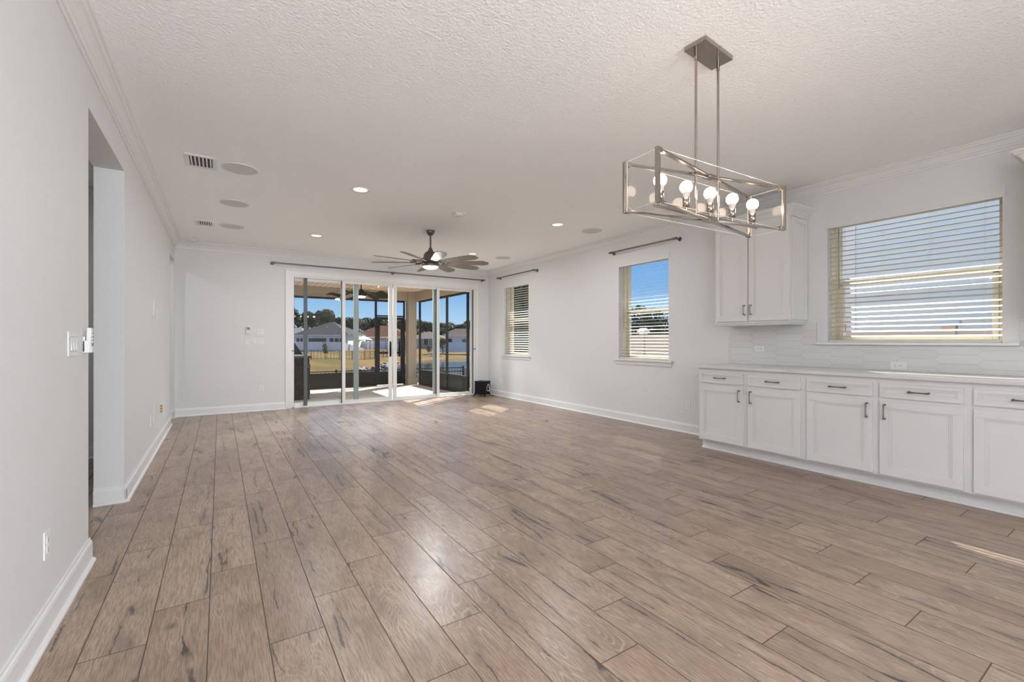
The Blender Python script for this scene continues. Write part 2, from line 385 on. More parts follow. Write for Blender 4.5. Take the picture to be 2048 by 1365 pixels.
# ================================================================== WINDOWS + BLINDS
WLAB = ['far right window beside the corner with a tree outside', 'middle right window showing blue sky', 'wide window above the counter']
BLAB = ['white slatted blind in the narrow window nearest the back corner', 'white slatted blind in the narrow window showing blue sky', 'wide white slatted blind in the window above the counter']
for i, (y0, y1, z0, z1) in enumerate(WINS):
    root = struct(empty('window_%d' % (i+1), (W+.2, (y0+y1)/2, z0)), WLAB[i], 'window')
    xa, xb = W+.165, W+.235; zm = (z0+2.40)/2
    m = MB(); fw = .045
    m.box(xa, xb, y0, y0+fw, z0, z1).box(xa, xb, y1-fw, y1, z0, z1).box(xa, xb, y0+fw, y1-fw, z0, z0+.028).box(xa, xb, y0+fw, y1-fw, z1-fw, z1)
    m.box(W+.07, xa, y0+.0005, y0+.012, z0+.001, z1-.001).box(W+.07, xa, y1-.012, y1-.0005, z0+.001, z1-.001)
    m.build('frame', 'vinyl_win', root, bevel=.003)
    m = MB(); s2 = .038; a, b = y0+fw, y1-fw
    m.box(xa-.012, xa+.03, a, a+s2, z0+.028, zm).box(xa-.012, xa+.03, b-s2, b, z0+.028, zm).box(xa-.012, xa+.03, a+s2, b-s2, z0+.028, z0+.064).box(xa-.012, xa+.03, a, b, zm-.02, zm+.03)
    m.build('lower_sash', 'vinyl_win', root, bevel=.003)
    MB().box(xa+.032, xb-.01, a, b, zm-.015, zm+.02).build('meeting_rail', 'vinyl_win', root, bevel=.003)
    box(xa+.006, xa+.012, a+s2, b-s2, z0+.064, zm-.02).build('lower_pane', 'glass', root)
    box(xa+.045, xa+.051, a, b, zm+.02, z1-fw).build('upper_pane', 'glass', root)
    # stool and apron
    ov = .095 if i == 2 else .075
    MB().box(W+.0, W+.165, y0+.001, y1-.001, z0-.004, z0+.0008).box(W-.045, W+.0, y0-ov, y1+ov, z0-.022, z0+.0008).build('window_sill', 'trim', root, bevel=.005)
    if i < 2:
        MB().prism([(0,0),(.016,0),(.016,-.05),(.010,-.062),(0,-.066)], (W, y0-.05, z0-.022), (-1,0,0), z, (0,1,0), y1-y0+.1).build('apron', 'trim', root)
    # blind
    bt = thing('window_blind', BLAB[i], 'blind', (W+.035, (y0+y1)/2, z0), 0., 'slatted blinds on the right wall')
    bw0, bw1 = y0+.008, y1-.008; xc = W+.036; pitch = .0475; tau = R((27, 13, 20.5)[i]); hw = .0212 if i != 1 else .0235
    m = MB(); zz = z0+.06
    while zz < 2.345:
        cx, cz = hw*math.cos(tau), hw*math.sin(tau); th = .0012
        m.prism([(-cx, -cz-th), (0, .0012-th), (cx, cz-th), (cx, cz+th), (0, .0012+th), (-cx, -cz+th)], (xc, bw0, zz), (1,0,0), z, (0,1,0), bw1-bw0)
        zz += pitch
    m.build('slats', 'blind', bt)
    box(xc-.024, xc+.024, bw0, bw1, 2.365, 2.415).build('headrail', 'blind', bt)
    box(xc-.025, xc+.025, bw0, bw1, z0+.001, z0+.026).build('bottom_rail', 'blind', bt, bevel=.003)
    m = MB().prism([(0,0),(.010,0),(.012,.012),(.011,.030),(.012,.060),(.012,.085),(0,.085)], (W+.004, y0-.018, 2.362), (-1,0,0), z, (0,1,0), y1-y0+.036)
    m.build('valance', 'valance', bt)
    m = MB(); ny = 3 if i < 2 else 4
    for q in range(ny):
        yy = bw0 + (bw1-bw0)*((.12, .5, .88) if ny == 3 else (.08, .36, .64, .92))[q]
        for dx in (-.026, .026): m.tube([(xc+dx, yy, z0+.03), (xc+dx, yy, 2.37)], .0008, 5)
    m.build('ladder_cord', 'blind', bt)
    yl = bw1-.09
    MB().tube([(xc-.034, yl, 2.36), (xc-.036, yl-.004, 2.36-(.95 if i < 2 else .62))], .0042, 8).build('tilt_wand', 'grey_slot', bt)

# ================================================================== SLIDING DOOR
door = struct(empty('door_1', (2.97, D+.06, 0)), 'four panel white sliding glass door to the porch', 'door')
m = MB(); ya, yb = D-.015, D
m.box(.995, 1.09, ya, yb, 0, DZ+.09).box(DX1, 4.925, ya, yb, 0, DZ+.09).box(1.09, DX1, ya, yb, DZ, DZ+.09)
m.box(.985, 4.935, D-.022, D, DZ+.09, DZ+.115).box(.985, .999, D-.022, D, 0, DZ+.09).box(4.921, 4.935, D-.022, D, 0, DZ+.09)
m.build('casing', 'trim', door, bevel=.004)
m = MB().box(DX0, DX0+.035, D, D+.17, 0, DZ).box(DX1-.05, DX1, D, D+.17, 0, DZ).box(DX0+.035, DX1-.05, D, D+.17, DZ-.025, DZ)
m.build('jamb', 'alu', door)
box(DX0, DX1, D+.0, D+.19, 0.001, .022).build('track', 'alu', door, bevel=.003)
def panel(x0, x1, yc, ls, rs, mleft, mright, name, handle=None):
    z0_, z1_ = .022, DZ-.025; t = .018
    fr = MB().box(x0+ls, x1-rs, yc-t, yc+t, z0_, z0_+.055).box(x0+ls, x1-rs, yc-t, yc+t, z1_-.05, z1_).build(name, 'alu', door)
    if ls: box(x0, x0+ls, yc-t, yc+t, z0_, z1_).build('stile', mleft, fr)
    if rs: box(x1-rs, x1, yc-t, yc+t, z0_, z1_).build('stile', mright, fr)
    box(x0+ls, x1-rs, yc-.003, yc+.003, z0_+.055, z1_-.05).build('pane', 'doorglass', fr)
    if handle:
        mm = MB(); xh = handle
        mm.tube([(xh, yc-t, .93), (xh, yc-t-.035, .93), (xh, yc-t-.035, 1.18), (xh, yc-t, 1.18)], .011, 8).box(xh-.017, xh+.017, yc-t-.006, yc-t, .90, 1.21)
        mm.build('door_handle', 'black', fr)
    return fr
yi, ym, yo = D+.045, D+.095, D+.145
panel(1.965, 2.945, yi, .062, .072, 'alu', 'alu', 'sliding_panel', 2.905)
panel(2.965, 3.985, yi, .075, .075, 'alu', 'alu', 'sliding_panel', 3.09)
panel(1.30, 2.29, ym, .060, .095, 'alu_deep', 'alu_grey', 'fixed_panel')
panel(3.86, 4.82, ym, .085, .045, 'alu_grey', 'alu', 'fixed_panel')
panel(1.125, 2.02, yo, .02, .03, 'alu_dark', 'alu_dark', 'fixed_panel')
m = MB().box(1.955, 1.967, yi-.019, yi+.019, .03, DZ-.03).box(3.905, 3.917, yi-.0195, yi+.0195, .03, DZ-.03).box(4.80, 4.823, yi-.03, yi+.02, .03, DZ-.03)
m.build('dark_edge_strip', 'alu_dark', door)  # dark strips along the stiles; the leftmost paints in a shadow edge
m = MB().box(1.085, 1.12, D-.02, D+.01, 1.035, 1.048).box(4.79, 4.85, D-.02, D+.01, 1.035, 1.048)
m.build('latch', 'dark', door)

# ================================================================== CABINETS
XF = W-.61
def panel_door(m, xf, y0, y1, z0, z1, fw=.06, t=.02, sgn=-1):
    """framed recessed panel, front at xf facing -X"""
    for a in ((y0, y1, z0, z0+fw), (y0, y1, z1-fw, z1), (y0, y0+fw, z0+fw, z1-fw), (y1-fw, y1, z0+fw, z1-fw)): m.box(xf, xf+t, *a)
    s = .010
    a0, a1, b0, b1 = y0+fw, y1-fw, z0+fw, z1-fw
    for k, dx in ((0, .004), (1, .008)):
        c0, c1, d0, d1 = a0+k*s, a1-k*s, b0+k*s, b1-k*s
        for a in ((c0, c1, d0, d0+s), (c0, c1, d1-s, d1), (c0, c0+s, d0+s, d1-s), (c1-s, c1, d0+s, d1-s)): m.box(xf+dx, xf+t, *a)
    m.box(xf+.0115, xf+t, a0+2*s, a1-2*s, b0+2*s, b1-2*s)
def pull(x, y, zc, vert, parent, ln=.115):
    m = MB(); h = ln/2
    for q in (-1, 1):
        p = (x, y, zc+q*h) if vert else (x, y+q*h, zc)
        m.tube([p, (x-.012, p[1], p[2]), (x-.028, p[1], p[2])], .007, 10, rs=[.0085, .0055, .0075])
    pts = []
    for k in range(9):
        s = -1+k/4; o = x-.027-.004*(1-s*s)
        pts.append((o, y, zc+s*h*1.08) if vert else (o, y+s*h*1.08, zc))
    m.tube(pts, .005, 10, rs=[.0075, .0062, .0052, .0046, .0045, .0046, .0052, .0062, .0075])
    return m.build('handle', 'pewter', parent)
def base_unit(y1, y0, dr, label):
    root = thing('base_cabinet', label, 'cabinet', (W-.3, (y0+y1)/2, 0), 0., 'white base cabinets under the quartz counter')
    m = MB().box(XF, W-.004, y0, y1, .105, .915)
    m.build('carcass', 'cab', root)
    m = MB().box(W-.535, W-.01, y0, y1, 0.001, .105)
    m.prism([(0,0),(.020,0),(.018,.008),(.010,.016),(0,.018)], (W-.535, y0, .001), (-1,0,0), z, (0,1,0), y1-y0)
    m.build('toe_kick', 'cab', root)
    for (a, b, hand) in dr:
        m = MB(); panel_door(m, XF-.02, a, b, .757, .872, .026); d = m.build('drawer', 'cab', root, bevel=.0015)
        pull(XF-.018, (a+b)/2, .815, False, d)
        m = MB(); panel_door(m, XF-.02, a, b, .122, .728, .058); d = m.build('door', 'cab', root, bevel=.0015)
        pull(XF-.020, (a+.035) if hand == 'n' else (b-.035), .64, True, d)
    return root
# hand: side on which the pull sits (n = near the camera, f = far)
base_unit(3.128, 2.028, [(2.605, 3.108, 'n'), (2.052, 2.552, 'f')], 'white two-door base cabinet at the far left end of the counter run')
base_unit(2.028, .922, [(1.497, 1.996, 'n'), (.95, 1.447, 'f')], 'white two-door base cabinet in the middle of the counter run')
base_unit(.922, -.20, [(.392, .895, 'n'), (-.165, .335, 'f')], 'white base cabinet cut off by the right edge under the counter')
ct = tag(box(W-.645, W-.0125, -.22, 3.172, .9155, .947).build('countertop', 'quartz', bevel=.003), 'long pale speckled quartz countertop over the white base cabinets', 'countertop')

# backsplash: elongated hexagon tiles
def backsplash():
    m = MB(); x1, x0 = W-.001, W-.008
    ytop, ybot, zb, zt = 3.139, -.22, .9475, 1.412
    wy0, wy1 = WINS[2][0]-.095, WINS[2][1]+.095
    m.box(x0+.002, x1, ybot, ytop, zb, 1.178)
    m.box(x0+.002, x1, wy1, ytop, 1.178, zt); m.box(x0+.002, x1, ybot, wy0, 1.178, zt)
    LN, HT, PT = .305, .078, .039; g = .0019
    rnd = random.Random(3); j = 0; yc = ybot
    while yc-LN/2 < ytop:
        zc = zb + (HT/2 if j % 2 else 0)
        while zc-HT/2 < zt:
            pts = [(-LN/2+g, 0), (-LN/2+PT, HT/2-g), (LN/2-PT, HT/2-g), (LN/2-g, 0), (LN/2-PT, -HT/2+g), (-LN/2+PT, -HT/2+g)]
            pts = [(max(ybot, min(ytop, yc+a)), max(zb, min(zt, zc+b))) for a, b in pts]
            ylo, yhi = min(p[0] for p in pts), max(p[0] for p in pts); zlo, zhi = min(p[1] for p in pts), max(p[1] for p in pts)
            if yhi-ylo > .02 and zhi-zlo > .008:
                m.m = rnd.choice((1, 1, 2, 3))
                if not (zhi > 1.178 and yhi > wy0 and ylo < wy1): m.prism(pts, (x0, 0, 0), (0,1,0), z, (1,0,0), .004)
                else:
                    if ylo < wy0 and zlo > 1.15: m.prism([(min(wy0, a), b) for a, b in pts], (x0, 0, 0), (0,1,0), z, (1,0,0), .004)
                    elif yhi > wy1 and zlo > 1.15: m.prism([(max(wy1, a), b) for a, b in pts], (x0, 0, 0), (0,1,0), z, (1,0,0), .004)
                    elif zlo < 1.175: m.prism([(a, min(1.178, b)) for a, b in pts], (x0, 0, 0), (0,1,0), z, (1,0,0), .004)
                m.m = 0
            zc += HT
        yc += LN-PT; j += 1
    return m
for nm, c in (('grout', .52), ('ta', .655), ('tb', .635), ('tc', .672)):
    M['tile_'+nm] = mat('splash_tile_'+nm, (c, c, c*.99), .6 if nm == 'grout' else .29)
tag(backsplash().build('backsplash', ['tile_grout', 'tile_ta', 'tile_tb', 'tile_tc']), 'pale grey elongated hexagon tile backsplash above the quartz counter', 'backsplash')

def upper_unit(y0, y1, label, doors, x_depth=.33):
    xf = W-x_depth; root = thing('wall_cabinet', label, 'cabinet', (W-.16, (y0+y1)/2, 1.42), 0., 'white wall cabinets either side of the wide window')
    MB().box(xf, W-.003, y0, y1, 1.42, 2.52).build('carcass', 'cab', root)
    MB().box(xf+.004, W-.02, y0+.004, y1-.004, 1.392, 1.42).box(xf-.012, W-.003, y0-.012, y1+.012, 1.412, 1.428).build('light_rail', 'cab', root, bevel=.003)
    for a, b, hand in doors:
        m = MB(); panel_door(m, xf-.02, a, b, 1.438, 2.50, .056); d = m.build('door', 'cab', root, bevel=.0015)
        pull(xf-.020, (a+.03) if hand == 'n' else (b-.03), 1.56, True, d, .10)
    for yy, sg in ((y0, -1), (y1, 1)):
        m = MB(); ya_, yb_ = sorted((yy, yy+sg*.014)); yf = yy+sg*.014
        fw = .05; xa_, xb_ = xf+.018, W-.012; za_, zb_ = 1.44, 2.49
        for q in ((xa_, xb_, za_, za_+fw), (xa_, xb_, zb_-fw, zb_), (xa_, xa_+fw, za_+fw, zb_-fw), (xb_-fw, xb_, za_+fw, zb_-fw)): m.box(q[0], q[1], ya_, yb_, q[2], q[3])
        ya2, yb2 = sorted((yy, yy+sg*.008)); s = .012
        for q in ((xa_+fw, xb_-fw, za_+fw, za_+fw+s), (xa_+fw, xb_-fw, zb_-fw-s, zb_-fw), (xa_+fw, xa_+fw+s, za_+fw, zb_-fw), (xb_-fw-s, xb_-fw, za_+fw, zb_-fw)): m.box(q[0], q[1], ya2, yb2, q[2], q[3])
        ya3, yb3 = sorted((yy, yy+sg*.004)); m.box(xa_+fw, xb_-fw, ya3, yb3, za_+fw, zb_-fw)
        m.build('side_panel', 'cab', root, bevel=.0015)
    # crown on top, mitred
    pr = [(.0, 2.495), (.012, 2.497), (.014, 2.512), (.024, 2.522), (.034, 2.540), (.050, 2.556), (.064, 2.562), (.068, 2.574), (.078, 2.578), (.078, 2.598), (0, 2.598)]
    m = MB(); vs = []
    for o_, zz in pr:
        vs += [(W-.003, y0-o_, zz), (xf-o_, y0-o_, zz), (xf-o_, y1+o_, zz), (W-.003, y1+o_, zz)]
    fs = []; n = len(pr)
    for i in range(n-1):
        for j in range(3): fs.append((i*4+j, i*4+j+1, (i+1)*4+j+1, (i+1)*4+j))
    m.add(vs, fs); m.build('crown', 'cab', root)
    return root
upper_unit(2.272, 3.10, 'white two-door wall cabinet between the chandelier and the wide window', [(2.712, 3.085, 'n'), (2.287, 2.698, 'f')])
upper_unit(-.15, .672, 'white wall cabinet whose crown corner shows at the top right edge', [(.268, .655, 'n'), (-.135, .254, 'f')])

# ================================================================== WALL PLATES
def plate(kind, label, loc, rz, w=.072, h=.116, gang=1, rot=False, group=None, cat=None):
    """loc at the wall surface; built facing local -Y"""
    names = {'outlet': ('wall_outlet', 'outlet'), 'switch': ('light_switch', 'switch'), 'blank': ('wall_plate', 'wall plate'), 'coax': ('cable_plate', 'wall plate')}
    nm, c = names[kind]
    root = thing(nm, label, cat or c, loc, rz, group)
    W_, H_ = (h, w) if rot else (w, h)
    MB().box(-W_/2, W_/2, -.006, 0, -H_/2, H_/2).build('plate', 'plastic', root, False, .003)
    if kind == 'outlet':
        for q in (-1, 1):
            cx, cz = (q*.0195, 0) if rot else (0, q*.0195)
            s = MB().box(cx-.0165, cx+.0165, -.0085, -.006, cz-.0165, cz+.0165).build('socket', 'plastic', root, False, .003)
            m = MB()
            for dx in (-.006, .006):
                if rot: m.box(cx-.003, cx+.005, -.0088, -.008, cz+dx-.0012, cz+dx+.0012)
                else: m.box(cx+dx-.0012, cx+dx+.0012, -.0088, -.008, cz-.003, cz+.005)
            if rot: m.box(cx-.011, cx-.006, -.0088, -.008, cz-.0022, cz+.0022)
            else: m.box(cx-.0022, cx+.0022, -.0088, -.008, cz-.011, cz-.006)
            m.build('slot', 'dark', s, False)
    elif kind == 'switch':
        for g in range(gang):
            cx = (g-(gang-1)/2)*.046
            MB().box(cx-.018, cx+.018, -.0075, -.006, -.035, .035).build('rocker_frame', 'grey_slot', root, False)
            MB().prism([(-.006, -.033), (-.0135, -.033), (-.0095, .002), (-.0085, .033), (-.006, .033)], (cx-.0165, 0, 0), (0,1,0), z, (1,0,0), .033).build('rocker', 'plastic', root, False)
    elif kind == 'coax':
        for zz in (-.02, .02): MB().tube([(0, -.006, zz), (0, -.016, zz)], .006, 10).build('jack', 'grey_slot', root, False)
    return root
RW, LW, BW = R(-90), R(90), 0.
plate('outlet', 'white outlet low on the right wall just left of the counter', (W, 3.70, .368), RW)
plate('outlet', 'white outlet low on the right wall between the two narrow windows', (W, 6.14, .372), RW)
plate('outlet', 'white outlet near the back right corner, the one closer to the camera', (W, 8.43, .345), RW)
plate('coax', 'white cable plate nearest the back right corner above the baseboard', (W, 8.66, .352), RW)
plate('outlet', 'white sideways outlet on the backsplash under the wall cabinet', (W-.008, 2.757, 1.13), RW, rot=True)
plate('outlet', 'white sideways outlet on the backsplash under the wide window', (W-.008, 1.503, .992), RW, .074, .120, rot=True)
plate('outlet', 'white outlet low on the near left wall', (L, 2.622, .374), LW)
plate('switch', 'white three rocker switch plate on the near left wall', (L, 3.02, 1.206), LW, w=.175, h=.122, gang=3)
plate('outlet', 'white outlet low on the back wall left of the sliding door', (.608, D, .392), BW)
plate('switch', 'white double switch plate on the back wall, upper right of four', (.592, D, 1.368), BW, w=.118, gang=2)
plate('switch', 'white triple switch plate on the back wall, lower right of four', (.566, D, 1.202), BW, w=.165, gang=3)
plate('switch', 'white single dimmer plate on the back wall, lower left of four', (.396, D, 1.194), BW)
# thermostat-like keypad
kp = thing('wall_keypad', 'small white keypad on the back wall, upper left of four plates', 'keypad', (.412, D, 1.407), BW)
MB().box(-.035, .035, -.022, 0, -.065, .065).build('body', 'plastic', kp, False, .004); MB().box(-.024, .024, -.0235, -.022, .005, .05).build('display', 'grey_slot', kp, False)
m = MB()
for a in range(3):
    for b in range(2): m.box(-.02+a*.015, -.01+a*.015, -.0245, -.022, -.05+b*.018, -.038+b*.018)
m.build('buttons', 'speaker', kp, False)
# fan remote in its cradle
rm = thing('fan_remote', 'white fan remote in a wall cradle beside the near opening', 'remote', (L, 3.25, 1.222), LW)
MB().box(-.027, .027, -.008, 0, -.06, .02).box(-.027, -.022, -.028, 0, -.06, .0).box(.022, .027, -.028, 0, -.06, 0).box(-.027, .027, -.034, 0, -.064, -.058).box(-.027, .027, -.034, -.029, -.06, -.03).build('cradle', 'plastic', rm, False, .002)
rb = MB().prism([(-.010, -.055), (-.028, -.055), (-.034, .068), (-.014, .070)], (-.021, 0, 0), (0,1,0), z, (1,0,0), .042).build('handset', 'plastic', rm, False, .004)
m = MB()
for a in range(4): m.box(-.012, .012, -.0365, -.030, -.012+a*.018, .0-.002+a*.018)
m.build('buttons', 'speaker', rb, False)
# plates of the media wall
plate('outlet', 'white outlet on the left wall nearest the camera of the low media plates', (L, 5.98, .385), LW)
plate('blank', 'tall white cable pass-through plate low on the left wall', (L, 6.25, .42), LW, .08, .21)
bp = plate('blank', 'white plate with brass speaker posts low on the left wall', (L, 6.82, .405), LW, .115, .115, cat='wall plate')
for a in range(3):
    for b in (-1, 1): MB().tube([(b*.022, -.006, -.034+a*.034), (b*.022, -.028, -.034+a*.034)], .010, 10).build('terminal', 'brass', bp, False)
plate('blank', 'white recessed cable plate high on the left wall', (L, 6.25, 1.585), LW, .12, .18)
plate('outlet', 'white outlet beside the high cable plate on the left wall', (L, 6.52, 1.52), LW)

# ================================================================== CURTAIN RODS
def rod(label, a, b, normal, mids):
    a, b = Vector(a), Vector(b); n = Vector(normal); d = (b-a).normalized()
    root = thing('curtain_rod', label, 'curtain rod', tuple((a+b)/2), 0., 'dark metal curtain rods')
    MB().tube([a, b], .0125, 12).build('pole', 'bronze_rod', root)
    for p, s in ((a, -1), (b, 1)):
        m = MB(); q = p+d*s*.0
        m.tube([q-d*s*.05, q-d*s*.02, q+d*s*.005, q+d*s*.022], .018, 12, rs=[.0165, .018, .018, .015])
        m.tube([q, q+n*.03, q+n*.072], .013, 12, rs=[.016, .013, .013]); m.tube([q+n*.074, q+n*.0895], .03, 16, rs=[.022, .031])
        m.build('elbow_bracket', 'bronze_rod', root)
    for t in mids:
        p = a.lerp(b, t); m = MB()
        m.tube([p, p+n*.072], .009, 10); m.tube([p+n*.074, p+n*.0895], .03, 16, rs=[.022, .031]); m.tube([p-d*.012, p+d*.012], .017, 12)
        m.build('bracket', 'bronze_rod', root)
    return root
rod('long dark curtain rod over the sliding glass door', (.775, D-.09, 2.598), (5.02, D-.09, 2.598), (0,1,0), [.51])
rod('short dark curtain rod over the narrow window nearest the corner', (W-.09, 8.43, 2.60), (W-.09, 7.06, 2.60), (1,0,0), [])
rod('short dark curtain rod over the narrow window showing sky', (W-.09, 5.03, 2.595), (W-.09, 3.83, 2.595), (1,0,0), [])

# ================================================================== CEILING FITTINGS
def speaker(x, y, label):
    root = thing('ceiling_speaker', label, 'speaker', (x, y, H), 0., 'round in-ceiling speakers')
    MB().lathe([(.150, 0), (.150, -.006), (.143, -.008), (.141, -.004)], (x, y, H), 40).build('rim', 'plastic', root)
    MB().lathe([(.0001, -.006), (.142, -.006)], (x, y, H), 40).lathe([(.142, -.006), (.142, 0)], (x, y, H), 40).build('grille', 'speaker', root)
speaker(.158, 4.892, 'round ceiling speaker nearest the camera, beside the larger vent')
speaker(.143, 6.151, 'round ceiling speaker in the middle of the left row of three')
speaker(.143, 7.401, 'round ceiling speaker beside the farther ceiling vent')
speaker(4.544, 4.84, 'round ceiling speaker over the middle right window')
speaker(4.568, 7.349, 'round ceiling speaker near the back right corner')
def vent(x, y, w, l, label):
    root = thing('ceiling_vent', label, 'vent', (x, y, H), 0., 'white ceiling air vents')
    m = MB(); f = .035; zt, zb = H, H-.008
    m.box(x-w/2, x+w/2, y-l/2, y-l/2+f, zb, zt).box(x-w/2, x+w/2, y+l/2-f, y+l/2, zb, zt).box(x-w/2, x-w/2+f, y-l/2+f, y+l/2-f, zb, zt).box(x+w/2-f, x+w/2, y-l/2+f, y+l/2-f, zb, zt)
    m.build('frame', 'plastic', root, bevel=.003)
    box(x-w/2+f, x+w/2-f, y-l/2+f, y+l/2-f, H-.0015, H-.0005).build('duct', 'dark', root)
    m = MB(); n = 6; a = w-2*f
    for i in range(n):
        xx = x-w/2+f+a*(i+.5)/n
        m.bar((xx, y-l/2+f, H-.006), (xx, y+l/2-f, H-.006), .004, .012, (.75, 0, .66))
    m.build('louver', 'plastic', root)
vent(-.14, 4.89, .24, .33, 'white ceiling vent with dark slots nearest the camera')
vent(-.17, 7.40, .22, .30, 'white ceiling vent near the back left corner')
def downlight(x, y, label, power=12., seen=True):
    root = thing('recessed_downlight', label, 'ceiling light', (x, y, H), 0., 'recessed ceiling downlights')
    MB().lathe([(.098, 0), (.098, -.004), (.088, -.007), (.076, -.004), (.070, .0)], (x, y, H), 36).build('trim_ring', 'plastic', root)
    MB().lathe([(.0001, -.002), (.072, -.002)], (x, y, H), 36).build('lens', 'can_lens', root)
    d = bpy.data.lights.new('downlight_lamp', 'AREA'); d.shape = 'DISK'; d.size = .04; d.energy = power; d.color = (.97, .98, 1.)
    o = bpy.data.objects.new('downlight_lamp', d); COL.objects.link(o); o.parent = root; o.location = (0, 0, -.012)
downlight(1.252, 4.872, 'lit recessed downlight nearest the camera, left of the fan')
downlight(1.236, 7.364, 'lit recessed downlight near the back wall, left of the fan')
downlight(3.91, 4.85, 'lit recessed downlight right of the fan beside a speaker')
downlight(3.897, 7.314, 'lit recessed downlight behind the fan blades')
for x, y, q in ((.6, -1.2, 'left'), (4.0, -1.2, 'right'), (.6, -2.8, 'far left'), (4.0, -2.8, 'far right')):
    downlight(x, y, 'added fill downlight behind the camera, %s' % q, 6.)  # unseen lamps added behind the camera as extra fill
for y, q in ((4.6, 'nearer'), (8.2, 'farther')): downlight(-1.5, y, 'added fill downlight in the side hallway, the %s one' % q, 7.)  # unseen lamps added to lift the dark hallway
def detector(x, y, label, s=1.):
    root = thing('smoke_detector', label, 'detector', (x, y, H), 0., 'white ceiling detectors')
    MB().box(x-.075*s, x+.075*s, y-.05*s, y+.05*s, H-.012, H).build('mount', 'plastic', root, bevel=.004)
    MB().lathe([(.055*s, -.012), (.052*s, -.030), (.040*s, -.036), (.0001, -.036)], (x, y, H), 24).build('cover', 'plastic', root)
detector(2.515, 5.094, 'small white detector on the ceiling near the middle of the room')
detector(-.36, 8.70, 'small white detector on the ceiling in the back left corner')

# ================================================================== CEILING FAN
FX, FY = 2.572, 6.124
fan = thing('ceiling_fan', 'ten blade grey wood ceiling fan with lit round lens', 'ceiling fan', (FX, FY, H))
c0 = (FX, FY, 0)
MB().lathe([(.001, 2.828), (.062, 2.828), (.062, 2.815), (.052, 2.785), (.030, 2.760), (.016, 2.757), (.001, 2.757)], c0, 28).build('canopy', 'fan_metal', fan)
MB().tube([(FX, FY, 2.77), (FX, FY, 2.56)], .0135, 14).build('downrod', 'fan_metal', fan)
MB().lathe([(.014, 2.585), (.022, 2.57), (.040, 2.530), (.050, 2.520), (.075, 2.510), (.098, 2.470), (.104, 2.425), (.135, 2.405), (.145, 2.385), (.125, 2.375), (.118, 2.355), (.001, 2.355)], c0, 36).build('motor_housing', 'fan_metal', fan)
MB().lathe([(.112, 2.356), (.122, 2.345), (.122, 2.305), (.114, 2.300), (.110, 2.318), (.001, 2.318)], c0, 36).build('light_ring', 'fan_metal', fan)
MB().lathe([(.111, 2.316), (.109, 2.300), (.085, 2.282), (.045, 2.272), (.0001, 2.270)], c0, 36).build('light_lens', 'fanlight', fan)
pit = R(13)
def blade_geo(c, r0, r1, w0, w1, th, zc, pitch):
    m = MB(); ca, sa = math.cos(c), math.sin(c); n = 9; vs = []
    for i in range(n):
        t = i/(n-1); r = r0+(r1-r0)*t
        w = w0+(w1-w0)*min(1, t*1.5)
        lo, hi = -w/2, w/2
        if t > .9: lo, hi = -w/2*.80, w/2*.90
        if i == n-1: lo, hi = -w/2*.35, w/2*.62
        for s_, q in ((lo, 1), (hi, 1), (hi, -1), (lo, -1)):
            tx, tz = s_*math.cos(pitch), -s_*math.sin(pitch)
            vs.append((FX+ca*r-sa*tx, FY+sa*r+ca*tx, zc+tz+q*th/2))
    fs = [(0,1,2,3), tuple((n-1)*4+q for q in (3,2,1,0))]
    for i in range(n-1):
        for j in range(4): fs.append((i*4+j, i*4+(j+1) % 4, (i+1)*4+(j+1) % 4, (i+1)*4+j))
    return m.add(vs, fs)
for k in range(10):
    c = R(6+36*k)
    b = blade_geo(c, .20, .845, .085, .150, .009, 2.362, pit).build('blade', 'fan_wood', fan, bevel=.002)
    ca, sa = math.cos(c), math.sin(c); m = MB()
    m.bar((FX+ca*.10, FY+sa*.10, 2.382), (FX+ca*.29, FY+sa*.29, 2.374), .045, .010)
    m.disc_cyl((FX+ca*.25, FY+sa*.25, 2.352), .014, .016, 12).disc_cyl((FX+ca*.285, FY+sa*.285, 2.352), .010, .016, 12)
    m.build('blade_iron', 'fan_metal', b)

# ================================================================== CHANDELIER
CX, CY, CT, CB = 2.314, 1.508, 2.155, 1.888
ch = thing('linear_chandelier', 'linear five bulb chandelier with crossed nickel frames and clear acrylic panels', 'chandelier', (CX, CY, CB))
ang = R(-2.6); ux, uy = Vector((math.cos(ang), math.sin(ang), 0)), Vector((-math.sin(ang), math.cos(ang), 0)); CC = Vector((CX, CY, 0))
def cp(a, b, zz): return CC + ux*a + uy*b + Vector((0, 0, zz))
HL, HW = .545, .108
m = MB(); a = cp(-.045, -.02, 0)
ca_, sa_ = math.cos(R(4)), math.sin(R(4)); q = [Vector((2.274+sx_*.142*ca_-sy_*.063*sa_, 1.489+sx_*.142*sa_+sy_*.063*ca_, 0)) for sx_, sy_ in ((-1,-1),(1,-1),(1,1),(-1,1))]
m.add([p+Vector((0,0,H-.026)) for p in q] + [p+Vector((0,0,H-.0005)) for p in q], [(3,2,1,0),(4,5,6,7),(0,1,5,4),(1,2,6,5),(2,3,7,6),(3,0,4,7)])
m.build('ceiling_plate', 'nickel', ch, bevel=.002)
for s in (-.130, .063):
    m = MB(); m.tube([cp(s, -.006, CB+.02), cp(s, -.006, H-.02)], .0068, 12); m.tube([cp(s, -.006, H-.07), cp(s, -.006, H-.026)], .009, 12)
    m.build('stem', 'nickel', ch)
corn = {'A': (-HL, -HW), 'B': (-HL, HW), 'C': (HL, -HW), 'D': (HL, HW)}
bw = .018
